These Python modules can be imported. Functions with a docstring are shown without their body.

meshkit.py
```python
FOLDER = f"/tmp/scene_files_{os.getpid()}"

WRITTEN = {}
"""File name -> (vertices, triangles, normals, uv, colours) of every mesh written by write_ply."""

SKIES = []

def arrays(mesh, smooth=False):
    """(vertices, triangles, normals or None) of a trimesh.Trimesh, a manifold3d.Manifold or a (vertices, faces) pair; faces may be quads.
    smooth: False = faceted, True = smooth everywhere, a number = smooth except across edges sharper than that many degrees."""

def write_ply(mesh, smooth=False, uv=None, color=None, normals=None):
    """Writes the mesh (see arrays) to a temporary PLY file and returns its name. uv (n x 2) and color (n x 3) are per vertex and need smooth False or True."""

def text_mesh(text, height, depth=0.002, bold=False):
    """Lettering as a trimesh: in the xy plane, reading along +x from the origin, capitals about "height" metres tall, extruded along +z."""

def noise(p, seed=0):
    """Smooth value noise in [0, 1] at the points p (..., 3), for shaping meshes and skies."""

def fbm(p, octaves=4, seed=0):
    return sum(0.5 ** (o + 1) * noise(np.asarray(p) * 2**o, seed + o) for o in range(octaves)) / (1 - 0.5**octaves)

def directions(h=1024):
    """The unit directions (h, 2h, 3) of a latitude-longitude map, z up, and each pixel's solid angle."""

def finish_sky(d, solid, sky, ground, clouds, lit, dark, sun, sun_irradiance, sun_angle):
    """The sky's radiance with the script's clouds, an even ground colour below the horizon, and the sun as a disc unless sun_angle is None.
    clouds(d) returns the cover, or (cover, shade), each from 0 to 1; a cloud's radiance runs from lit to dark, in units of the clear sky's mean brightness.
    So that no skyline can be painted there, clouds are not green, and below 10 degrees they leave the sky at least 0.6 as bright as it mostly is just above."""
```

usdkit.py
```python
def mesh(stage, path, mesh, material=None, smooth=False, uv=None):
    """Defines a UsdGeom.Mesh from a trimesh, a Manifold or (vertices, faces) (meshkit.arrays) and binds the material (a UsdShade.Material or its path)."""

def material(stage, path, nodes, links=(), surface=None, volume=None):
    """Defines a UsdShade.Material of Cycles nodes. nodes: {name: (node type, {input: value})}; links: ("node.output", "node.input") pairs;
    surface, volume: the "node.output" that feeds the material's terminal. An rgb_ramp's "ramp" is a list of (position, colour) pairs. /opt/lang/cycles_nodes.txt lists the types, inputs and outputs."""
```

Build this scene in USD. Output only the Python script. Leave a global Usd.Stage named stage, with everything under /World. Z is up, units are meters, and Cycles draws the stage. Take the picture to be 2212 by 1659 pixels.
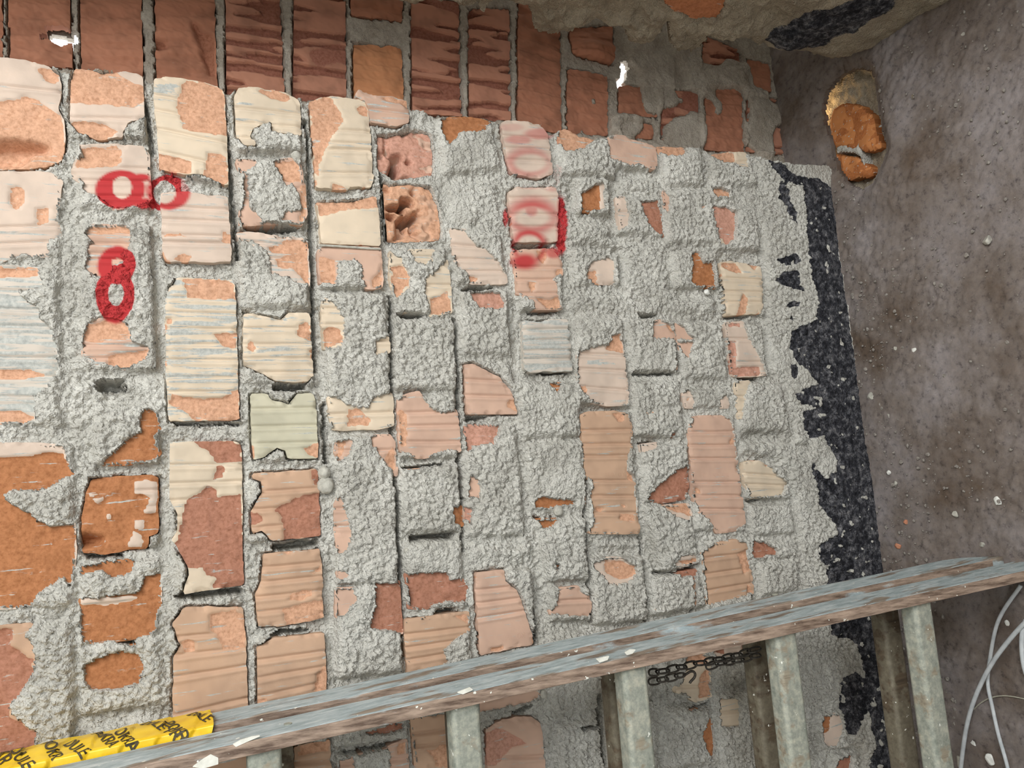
import math, random
import numpy as np
import shapely
import trimesh
from scipy import ndimage
from scipy.spatial import cKDTree
import usdkit, meshkit
from pxr import Usd, UsdGeom, UsdLux, UsdShade, Gf, Sdf, Vt

random.seed(7)
RNG = np.random.default_rng(7)

# ----------------------------------------------------------------------------- stage, camera, light
stage = Usd.Stage.CreateInMemory()
UsdGeom.SetStageUpAxis(stage, UsdGeom.Tokens.z)
UsdGeom.SetStageMetersPerUnit(stage, 1.0)
world = UsdGeom.Xform.Define(stage, '/World')
stage.SetDefaultPrim(world.GetPrim())
UsdGeom.Scope.Define(stage, '/World/Looks')

# The photograph was taken with the phone turned on its side: the floor is at the right edge of the picture, up is left.
# Measuring frame: u = down the wall, v = along the wall (picture down), n = away from the camera, all from the lens.
CAM = np.array([[0.91501561, 0.07551126, -0.39628838],
                [-0.01464079, 0.98789454, 0.15443454],
                [0.40315268, -0.13550804, 0.90504447]])      # rows: picture right, picture down, forward, in (u, v, n)
FOCAL, CX, CY = 1700.0, 1106.0, 829.5
WALL_N = 1.3432          # brick face of the back wall
RECESS_N = WALL_N + 0.135
RIGHT_V = -0.93          # face of the right wall
EYE = 1.478              # lens above the floor


def W(p):
    p = np.asarray(p, float)
    return np.stack([-p[..., 1], p[..., 2], EYE - p[..., 0]], -1)


def Wd(d):
    d = np.asarray(d, float)
    return np.stack([-d[..., 1], d[..., 2], -d[..., 0]], -1)


cam = UsdGeom.Camera.Define(stage, '/World/Camera')
right, up, back = Wd(CAM[0]), Wd(-CAM[1]), Wd(-CAM[2])
eye = W([0, 0, 0])
cam.AddTransformOp().Set(Gf.Matrix4d(*right, 0, *up, 0, *back, 0, *eye, 1))
cam.CreateHorizontalApertureAttr(36.0)
cam.CreateVerticalApertureAttr(27.0)
cam.CreateFocalLengthAttr(36.0 * FOCAL / 2212)
cam.CreateClippingRangeAttr(Gf.Vec2f(0.01, 100))
cam.CreateExposureAttr(-1.95)

sky = UsdLux.DomeLight.Define(stage, '/World/Sky')           # even overcast sky
sky.CreateColorAttr(Gf.Vec3f(0.88, 0.95, 1.0))
sky.CreateIntensityAttr(6.0)
opening = UsdLux.RectLight.Define(stage, '/World/DaylightOpening')   # daylight of the opening above the camera
opening.CreateWidthAttr(1.5)
opening.CreateHeightAttr(1.5)
opening.CreateColorAttr(Gf.Vec3f(0.97, 0.99, 1.0))
opening.CreateIntensityAttr(52.0)
o_at, o_to = np.array([-1.5, -1.45, -1.0]), np.array([0.45, -0.1, WALL_N])
z_ = Wd(o_at - o_to); z_ /= np.linalg.norm(z_)
x_ = np.cross([0, 0, 1.0], z_); x_ /= np.linalg.norm(x_)
y_ = np.cross(z_, x_)
opening.AddTransformOp().Set(Gf.Matrix4d(*x_, 0, *y_, 0, *z_, 0, *W(o_at), 1))


# ----------------------------------------------------------------------------- picking points
def ray(x, y):
    return np.stack([(np.asarray(x, float) - CX) / FOCAL, (np.asarray(y, float) - CY) / FOCAL, np.ones(np.shape(x))], -1) @ CAM


def on_n(px, n=WALL_N):
    r = ray(*np.asarray(px, float).T); return r * (n / r[..., 2:3])


def on_v(px, v):
    r = ray(*np.asarray(px, float).T); return r * (v / r[..., 1:2])


def on_u(px, u=EYE):
    r = ray(*np.asarray(px, float).T); return r * (u / r[..., 0:1])


def pix(P):
    c = np.asarray(P, float) @ CAM.T
    return CX + FOCAL * c[..., 0] / c[..., 2], CY + FOCAL * c[..., 1] / c[..., 2]


def pts(s):
    return np.array([[float(a) for a in t.split(',')] for t in s.split()])


def poly(s, n=WALL_N, grow=0.0):
    g = shapely.Polygon(on_n(pts(s), n)[:, :2]).buffer(grow)
    return g if g.is_valid else g.buffer(0)


def rough(g, amp=0.0016, step=0.004, seed=0):
    """The outline g with broken, uneven edges."""
    out = []
    for part in getattr(g, 'geoms', [g]):
        if part.is_empty: continue
        q = np.array(shapely.segmentize(part, step).exterior.coords)[:-1]
        p3 = np.c_[q * 90, np.full(len(q), seed * 3.7)]
        p4 = np.c_[q * 260, np.full(len(q), seed * 1.3)]
        d = np.c_[meshkit.noise(p3, 1) - .5, meshkit.noise(p3, 2) - .5] * 2.2 * amp + np.c_[meshkit.noise(p4, 3) - .5, meshkit.noise(p4, 4) - .5] * 1.2 * amp
        r = shapely.Polygon(q + d)
        out.append(r if r.is_valid else r.buffer(0))
    return shapely.union_all(out)


def inside(g, A, B):
    """Mask of the points (A, B) inside g; A, B any shape."""
    m = np.zeros(A.shape, bool)
    if g.is_empty: return m
    a0, b0, a1, b1 = g.bounds
    k = (A >= a0) & (A <= a1) & (B >= b0) & (B <= b1)
    if k.any():
        shapely.prepare(g)
        m[k] = shapely.contains_xy(g, A[k], B[k])
    return m


def fbm(A, B, freq, octaves=3, seed=0):
    return meshkit.fbm(np.stack([A * freq, B * freq, np.full(A.shape, seed * 7.31)], -1), octaves, seed)


def crumbs(A, B, size, seed):
    """Height in [0, 1] of grains of about the given size lying over the points (A, B)."""
    r = np.random.default_rng(seed)
    a0, a1, b0, b1 = A.min(), A.max(), B.min(), B.max()
    count = int((a1 - a0) * (b1 - b0) / (size * size) * 1.25) + 4
    c = np.c_[r.uniform(a0, a1, count), r.uniform(b0, b1, count)]
    rad, hh = r.uniform(0.45, 1.0, count) * size, r.uniform(0.35, 1.0, count)
    d, i = cKDTree(c).query(np.c_[A.ravel(), B.ravel()], k=3, workers=-1)
    h = (hh[i] * (1 - (d / rad[i]) ** 2)).max(1)
    return np.clip(h, 0, 1).reshape(A.shape)


def smoothstep(x, a, b):
    t = np.clip((x - a) / (b - a), 0, 1); return t * t * (3 - 2 * t)


# ----------------------------------------------------------------------------- prims
used = {}


def numbered(parent, name):
    k = used.get((parent, name), 0); used[(parent, name)] = k + 1
    return f'{parent}/{name}' + (f'_{k:03d}' if k else '')


def tag(prim, label=None, category=None, group=None, kind=None):
    for k, v in (('label', label), ('category', category), ('group', group), ('kind', kind)):
        if v: prim.SetCustomDataByKey(k, v)
    return prim


BASE = {}


def thing(name, label, category, base=(0, 0, 0), group=None, kind=None):
    """An Xform at the thing's base (u, v, n); its parts follow as children."""
    path = numbered('/World', name)
    x = UsdGeom.Xform.Define(stage, path)
    b = W(np.array(base, float)); x.AddTranslateOp().Set(Gf.Vec3d(*b)); BASE[path] = b
    return tag(x.GetPrim(), label, category, group, kind)


def put(name, verts, faces, mat, parent=None, smooth=False, attrs=None, **tags):
    """One Mesh prim from vertices in (u, v, n)."""
    pp = str(parent.GetPath()) if parent is not None else '/World'
    path = numbered(pp, name)
    base = BASE.get(pp, np.zeros(3)); BASE[path] = base
    v = W(np.asarray(verts, float)) - base
    if smooth is True or smooth is False or attrs is None:
        m = usdkit.mesh(stage, path, (v, np.asarray(faces)), MAT[mat], smooth=smooth)
    if attrs:
        api = UsdGeom.PrimvarsAPI(m)
        for k, a in attrs.items():
            api.CreatePrimvar(k, Sdf.ValueTypeNames.FloatArray, 'vertex').Set(Vt.FloatArray.FromNumpy(np.asarray(a, np.float32)))
    return tag(m.GetPrim(), **tags)


def tm(name, mesh, mat, parent=None, smooth=30, **tags):
    """One Mesh prim from a trimesh in (u, v, n)."""
    pp = str(parent.GetPath()) if parent is not None else '/World'
    path = numbered(pp, name)
    base = BASE.get(pp, np.zeros(3)); BASE[path] = base
    t = trimesh.Trimesh(W(mesh.vertices) - base, mesh.faces, process=False)
    return tag(usdkit.mesh(stage, path, t, MAT[mat], smooth=smooth).GetPrim(), **tags)


def sheet(P, keep, skirt, attrs=None):
    """Triangles of a grid of points P (i, j, 3) where all corners are kept, with a wall of the offset skirt along every open edge."""
    ni, nj = P.shape[:2]
    idx = np.arange(ni * nj).reshape(ni, nj)
    ok = keep[:-1, :-1] & keep[1:, :-1] & keep[1:, 1:] & keep[:-1, 1:]
    a, b, c, d = (x[ok] for x in (idx[:-1, :-1], idx[1:, :-1], idx[1:, 1:], idx[:-1, 1:]))
    f = np.vstack([np.c_[a, d, c], np.c_[a, c, b]])
    v = P.reshape(-1, 3)
    at = {k: np.asarray(x, float).ravel() for k, x in (attrs or {}).items()}
    e = np.vstack([f[:, [0, 1]], f[:, [1, 2]], f[:, [2, 0]]])
    key = np.sort(e, 1); code = key[:, 0].astype(np.int64) * (ni * nj) + key[:, 1]
    _, inv, cnt = np.unique(code, return_inverse=True, return_counts=True)
    rim = e[cnt[inv] == 1]
    n0 = len(v)
    if skirt is not None and len(rim):
        r = np.unique(rim); pos = np.full(n0, -1); pos[r] = np.arange(len(r))
        top, low = v[r], v[r] + np.asarray(skirt)
        v = np.vstack([v, top, low])
        i, j = n0 + pos[rim[:, 0]], n0 + pos[rim[:, 1]]
        m = len(r)
        f = np.vstack([f, np.c_[j, i, i + m], np.c_[j, i + m, j + m]])
        at = {k: np.concatenate([x, x[r], x[r]]) for k, x in at.items()}
    use = np.unique(f); new = np.full(len(v), -1); new[use] = np.arange(len(use))
    return v[use], new[f], {k: x[use] for k, x in at.items()}


# ----------------------------------------------------------------------------- materials
MAT = {}
RED = (0.46, 0.040, 0.042)


def material(name, nodes, links, surface='p.BSDF'):
    MAT[name] = usdkit.material(stage, f'/World/Looks/{name}', nodes, links, surface=surface)


def srgb(*c):
    c = np.array(c, float) / 255
    return tuple(np.where(c < 0.04045, c / 12.92, ((c + 0.055) / 1.055) ** 2.4))


def mortar_material(name, dark, light, tint, bump=0.85, dirt=None):
    nodes = {
        'g': ('geometry', {}),
        'n1': ('noise_texture', {'scale': 16.0, 'detail': 3.0, 'roughness': 0.6}),
        'n2': ('noise_texture', {'scale': 190.0, 'detail': 3.0, 'roughness': 0.65}),
        'nb': ('noise_texture', {'scale': 62.0, 'detail': 4.0, 'roughness': 0.78}),
        'vo': ('voronoi_texture', {'scale': 270.0, 'feature': 'f1'}),
        'b0': ('bump', {'strength': bump, 'distance': 0.0022, 'invert': True}),
        'r1': ('rgb_ramp', {'ramp': [(0.28, dark), (0.72, light)]}),
        'r2': ('rgb_ramp', {'ramp': [(0.35, (0, 0, 0)), (0.68, (1, 1, 1))]}),
        't': ('mix', {'mix_type': 'mix', 'color2': tint}),
        'v': ('mix', {'mix_type': 'multiply', 'fac': 0.55}),
        'rv': ('rgb_ramp', {'ramp': [(0.25, (0.55, 0.55, 0.55)), (0.75, (1.25, 1.25, 1.25))]}),
        'bit': ('attribute', {'attribute': 'bitumen'}),
        'pnt': ('attribute', {'attribute': 'paint'}),
        'bn': ('math', {'math_type': 'multiply_add', 'value2': 0.75, 'value3': -0.375}),
        'ba': ('math', {'math_type': 'add'}),
        'bs': ('map_range', {'from_min': 0.42, 'from_max': 0.58, 'clamp': True}),
        'bc': ('rgb_ramp', {'ramp': [(0.36, (0.013, 0.013, 0.016)), (0.48, (0.036, 0.036, 0.042)), (0.57, (0.10, 0.098, 0.105)), (0.70, (0.25, 0.24, 0.24))]}),
        'mb': ('mix', {'mix_type': 'mix'}),
        'pn': ('math', {'math_type': 'multiply_add', 'value2': 0.5, 'value3': -0.25}),
        'pa': ('math', {'math_type': 'add'}),
        'ps': ('map_range', {'from_min': 0.25, 'from_max': 0.75, 'clamp': True}),
        'mp': ('mix', {'mix_type': 'mix', 'color2': RED}),
        'b1': ('bump', {'strength': bump, 'distance': 0.0045}),
        'p': ('principled_bsdf', {'roughness': 0.93, 'specular_ior_level': 0.2}),
    }
    links = [('g.position', x + '.vector') for x in ('n1', 'n2', 'nb', 'vo')] + [
        ('vo.distance', 'b0.height'), ('b0.normal', 'b1.normal'), ('n1.fac', 'r1.fac'), ('n1.color', 'r2.fac'), ('r1.color', 't.color1'), ('n2.fac', 'rv.fac'),
        ('t.color', 'v.color1'), ('rv.color', 'v.color2'),
        ('n2.fac', 'bn.value1'), ('bit.fac', 'ba.value1'), ('bn.value', 'ba.value2'), ('ba.value', 'bs.value'),
        ('nb.fac', 'bc.fac'), ('bs.result', 'mb.fac'), ('v.color', 'mb.color1'), ('bc.color', 'mb.color2'),
        ('n2.fac', 'pn.value1'), ('pnt.fac', 'pa.value1'), ('pn.value', 'pa.value2'), ('pa.value', 'ps.value'),
        ('ps.result', 'mp.fac'), ('mb.color', 'mp.color1'), ('mp.color', 'p.base_color'),
        ('n2.fac', 'b1.height'), ('b1.normal', 'p.normal')]
    nodes['t'][1]['fac'] = 0.25
    material(name, nodes, links)


mortar_material('mortar', srgb(168, 166, 159), srgb(209, 207, 200), srgb(204, 195, 178))
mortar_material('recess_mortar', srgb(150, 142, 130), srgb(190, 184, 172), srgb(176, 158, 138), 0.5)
mortar_material('render_coat', srgb(136, 126, 110), srgb(174, 164, 144), srgb(158, 140, 118), 0.8)


def brick_material(name, skin, raw, low=0.86):
    skin, raw = np.array(skin), np.array(raw)
    nodes = {
        'g': ('geometry', {}),
        'n1': ('noise_texture', {'scale': 22.0, 'detail': 2.0, 'roughness': 0.55}),
        'n2': ('noise_texture', {'scale': 175.0, 'detail': 3.0, 'roughness': 0.68}),
        'mp': ('mapping', {'scale': (170.0, 170.0, 14.0)}),
        'ns': ('noise_texture', {'scale': 1.0, 'detail': 3.0, 'roughness': 0.6}),
        'rs': ('rgb_ramp', {'ramp': [(0.28, tuple(skin * low)), (0.5, tuple(skin)), (0.75, tuple(np.minimum(skin * [1.1, 1.09, 1.08], 0.9)))]}),
        'rr': ('rgb_ramp', {'ramp': [(0.3, tuple(raw * [0.74, 0.68, 0.62])), (0.52, tuple(raw)), (0.75, tuple(np.minimum(raw * [1.18, 1.2, 1.25], 0.9)))]}),
        'raw': ('attribute', {'attribute': 'raw'}),
        'pnt': ('attribute', {'attribute': 'paint'}),
        'sm': ('attribute', {'attribute': 'smear'}),
        'jn': ('math', {'math_type': 'multiply_add', 'value2': 0.7, 'value3': -0.35}),
        'ja': ('math', {'math_type': 'add'}),
        'js': ('map_range', {'from_min': 0.44, 'from_max': 0.56, 'clamp': True}),
        'm1': ('mix', {'mix_type': 'mix'}),
        'sa': ('math', {'math_type': 'multiply_add', 'value2': 0.21}),
        'ss': ('map_range', {'from_min': 0.64, 'from_max': 0.70, 'clamp': True}),
        'sr': ('rgb_ramp', {'ramp': [(0.3, srgb(156, 157, 152)), (0.7, srgb(194, 193, 185))]}),
        'm2': ('mix', {'mix_type': 'mix'}),
        'ps': ('map_range', {'from_min': 0.02, 'from_max': 0.98, 'clamp': True}),
        'm3': ('mix', {'mix_type': 'mix', 'color2': RED}),
        'bh': ('mix_float', {'a': 0.35, 'b': 1.0}),
        'hh': ('math', {'math_type': 'multiply'}),
        'b1': ('bump', {'strength': 0.55, 'distance': 0.0016}),
        'p': ('principled_bsdf', {'roughness': 0.88, 'specular_ior_level': 0.25}),
    }
    links = [('g.position', x + '.vector') for x in ('n1', 'n2', 'mp')] + [
        ('mp.vector', 'ns.vector'), ('n1.fac', 'rs.fac'), ('n2.fac', 'rr.fac'),
        ('n2.fac', 'jn.value1'), ('raw.fac', 'ja.value1'), ('jn.value', 'ja.value2'), ('ja.value', 'js.value'),
        ('js.result', 'm1.fac'), ('rs.color', 'm1.color1'), ('rr.color', 'm1.color2'),
        ('sm.fac', 'sa.value1'), ('ns.fac', 'sa.value3'), ('sa.value', 'ss.value'),
        ('n2.fac', 'sr.fac'), ('ss.result', 'm2.fac'), ('m1.color', 'm2.color1'), ('sr.color', 'm2.color2'),
        ('pnt.fac', 'ps.value'), ('ps.result', 'm3.fac'), ('m2.color', 'm3.color1'), ('m3.color', 'p.base_color'),
        ('js.result', 'bh.fac'), ('n2.fac', 'hh.value1'), ('bh.result', 'hh.value2'),
        ('hh.value', 'b1.height'), ('b1.normal', 'p.normal')]
    material(name, nodes, links)


_S = lambda *c: tuple(np.array(srgb(*c)) * 0.86)
SKIN = {'P': _S(218, 196, 178), 'C': _S(224, 205, 180), 'K': _S(212, 176, 154), 'B': _S(204, 168, 140),
        'O': _S(208, 166, 138), 'G': _S(212, 200, 186), 'Y': _S(206, 199, 174)}
RAW = {'o': srgb(202, 156, 126), 'd': srgb(168, 112, 74), 'r': srgb(166, 116, 94), 'k': srgb(192, 144, 124)}
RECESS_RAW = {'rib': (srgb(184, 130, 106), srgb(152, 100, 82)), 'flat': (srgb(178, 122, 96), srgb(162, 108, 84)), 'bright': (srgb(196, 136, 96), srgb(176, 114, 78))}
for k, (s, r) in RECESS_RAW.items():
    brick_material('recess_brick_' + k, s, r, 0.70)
brick_material('pit_brick', srgb(190, 124, 74), srgb(166, 102, 58))


def simple(name, ramp, scale, rough=0.6, bump=0.3, dist=0.001, stretch=None, detail=5.0, spec=0.4, metallic=0.0):
    nodes = {'g': ('geometry', {}), 'mp': ('mapping', {'scale': stretch or (1.0, 1.0, 1.0)}),
             'n': ('noise_texture', {'scale': scale, 'detail': detail, 'roughness': 0.62}),
             'r': ('rgb_ramp', {'ramp': ramp}), 'b': ('bump', {'strength': bump, 'distance': dist}),
             'p': ('principled_bsdf', {'roughness': rough, 'specular_ior_level': spec, 'metallic': metallic})}
    material(name, nodes, [('g.position', 'mp.vector'), ('mp.vector', 'n.vector'), ('n.fac', 'r.fac'), ('r.color', 'p.base_color'), ('n.fac', 'b.height'), ('b.normal', 'p.normal')])


# dirt floor: brown earth, grey dust, dark specks
material('earth', {
    'g': ('geometry', {}),
    'n1': ('noise_texture', {'scale': 5.0, 'detail': 6.0, 'roughness': 0.62}),
    'n2': ('noise_texture', {'scale': 70.0, 'detail': 6.0, 'roughness': 0.7}),
    'n3': ('noise_texture', {'scale': 420.0, 'detail': 4.0, 'roughness': 0.7}),
    'r1': ('rgb_ramp', {'ramp': [(0.34, srgb(96, 82, 70)), (0.5, srgb(124, 114, 107)), (0.64, srgb(142, 134, 131))]}),
    'r2': ('rgb_ramp', {'ramp': [(0.30, (0.30, 0.29, 0.32)), (0.45, (0.86, 0.86, 0.88)), (0.74, (1.14, 1.12, 1.10))]}),
    'm': ('mix', {'mix_type': 'multiply', 'fac': 0.85}),
    'b1': ('bump', {'strength': 0.6, 'distance': 0.003}), 'b2': ('bump', {'strength': 0.5, 'distance': 0.0009}),
    'p': ('principled_bsdf', {'roughness': 0.95, 'specular_ior_level': 0.2})},
    [('g.position', x + '.vector') for x in ('n1', 'n2', 'n3')] + [('n1.fac', 'r1.fac'), ('n2.fac', 'r2.fac'), ('r1.color', 'm.color1'), ('r2.color', 'm.color2'), ('m.color', 'p.base_color'),
     ('n2.fac', 'b1.height'), ('n3.fac', 'b2.height'), ('b1.normal', 'b2.normal'), ('b2.normal', 'p.normal')])


def wood_paint(name, wood_dark, wood_light, paints, lo, hi, patch=(34.0, 34.0, 10.0)):
    """Weathered ladder wood under a worn coat of grey-green paint with splashes."""
    material(name, {
        'g': ('geometry', {}), 'mp': ('mapping', {'scale': (150.0, 150.0, 7.0)}), 'mq': ('mapping', {'scale': patch}),
        'nw': ('noise_texture', {'scale': 1.0, 'detail': 6.0, 'roughness': 0.65}), 'np': ('noise_texture', {'scale': 1.0, 'detail': 6.0, 'roughness': 0.6}),
        'ns': ('noise_texture', {'scale': 95.0, 'detail': 3.0, 'roughness': 0.5}),
        'nq': ('noise_texture', {'scale': 2.6, 'detail': 7.0, 'roughness': 0.7}),
        'rw': ('rgb_ramp', {'ramp': [(0.35, wood_dark), (0.65, wood_light)]}),
        'rp': ('rgb_ramp', {'ramp': paints}),
        'k': ('map_range', {'from_min': lo, 'from_max': hi, 'clamp': True}),
        'm': ('mix', {'mix_type': 'mix'}), 'w': ('mix', {'mix_type': 'mix', 'color2': srgb(226, 226, 216)}),
        'kw': ('map_range', {'from_min': 0.705, 'from_max': 0.72, 'clamp': True}),
        'b': ('bump', {'strength': 0.5, 'distance': 0.0012}),
        'p': ('principled_bsdf', {'roughness': 0.62, 'specular_ior_level': 0.35})},
        [('g.position', 'mp.vector'), ('g.position', 'mq.vector'), ('mp.vector', 'nw.vector'), ('mq.vector', 'np.vector'), ('g.position', 'ns.vector'),
         ('nw.fac', 'rw.fac'), ('nq.fac', 'rp.fac'), ('mq.vector', 'nq.vector'), ('np.fac', 'k.value'), ('k.result', 'm.fac'), ('rw.color', 'm.color1'), ('rp.color', 'm.color2'),
         ('ns.fac', 'kw.value'), ('kw.result', 'w.fac'), ('m.color', 'w.color1'), ('w.color', 'p.base_color'), ('nw.fac', 'b.height'), ('b.normal', 'p.normal')])


PAINTS = [(0.3, srgb(128, 142, 142)), (0.5, srgb(166, 178, 180)), (0.72, srgb(206, 212, 210))]
wood_paint('painted_wood', srgb(104, 92, 80), srgb(160, 146, 130), PAINTS, 0.38, 0.46)
wood_paint('bare_wood', srgb(92, 74, 62), srgb(172, 150, 132), PAINTS, 0.60, 0.70)
wood_paint('painted_rung', srgb(124, 114, 98), srgb(164, 154, 134), [(0.3, srgb(118, 124, 114)), (0.5, srgb(152, 154, 142)), (0.72, srgb(188, 184, 166))], 0.36, 0.44, (30.0, 30.0, 30.0))
wood_paint('shaded_rung', srgb(70, 60, 48), srgb(104, 90, 72), [(0.3, srgb(92, 84, 70)), (0.5, srgb(110, 102, 86)), (0.72, srgb(132, 124, 106))], 0.42, 0.5, (30.0, 30.0, 30.0))  # rear rungs: shade behind the front rungs put into a darker brown
simple('chain_steel', [(0.3, srgb(44, 40, 36)), (0.7, srgb(86, 80, 72))], 300.0, 0.55, 0.3, 0.0004, metallic=0.6)
simple('yellow_tape', [(0.25, srgb(228, 178, 24)), (0.6, srgb(246, 206, 50)), (0.85, srgb(236, 200, 110))], 26.0, 0.35, 0.25, 0.002)
simple('black_print', [(0.4, srgb(50, 44, 30)), (0.7, srgb(96, 84, 50))], 200.0, 0.5, 0.0)
simple('cable_sheath', [(0.3, srgb(168, 172, 174)), (0.7, srgb(206, 208, 208))], 40.0, 0.5, 0.1, 0.0005)
simple('thin_wire', [(0.3, srgb(150, 146, 130)), (0.7, srgb(178, 172, 156))], 80.0, 0.5, 0.1, 0.0005)
simple('stone_grey', [(0.3, srgb(150, 146, 136)), (0.7, srgb(196, 192, 180))], 120.0, 0.9, 0.5, 0.001)
simple('grit', [(0.3, srgb(104, 97, 90)), (0.7, srgb(160, 153, 144))], 300.0, 0.9, 0.3, 0.001)
simple('stone_white', [(0.3, srgb(196, 194, 186)), (0.7, srgb(232, 230, 222))], 120.0, 0.9, 0.5, 0.001)
simple('stone_red', [(0.3, srgb(176, 112, 84)), (0.7, srgb(208, 150, 118))], 120.0, 0.9, 0.5, 0.001)
material('room_plaster', {'p': ('diffuse_bsdf', {'color': srgb(196, 192, 184)})}, [])
simple('splash', [(0.3, srgb(206, 204, 192)), (0.7, srgb(232, 230, 220))], 90.0, 0.7, 0.4, 0.001)

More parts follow.
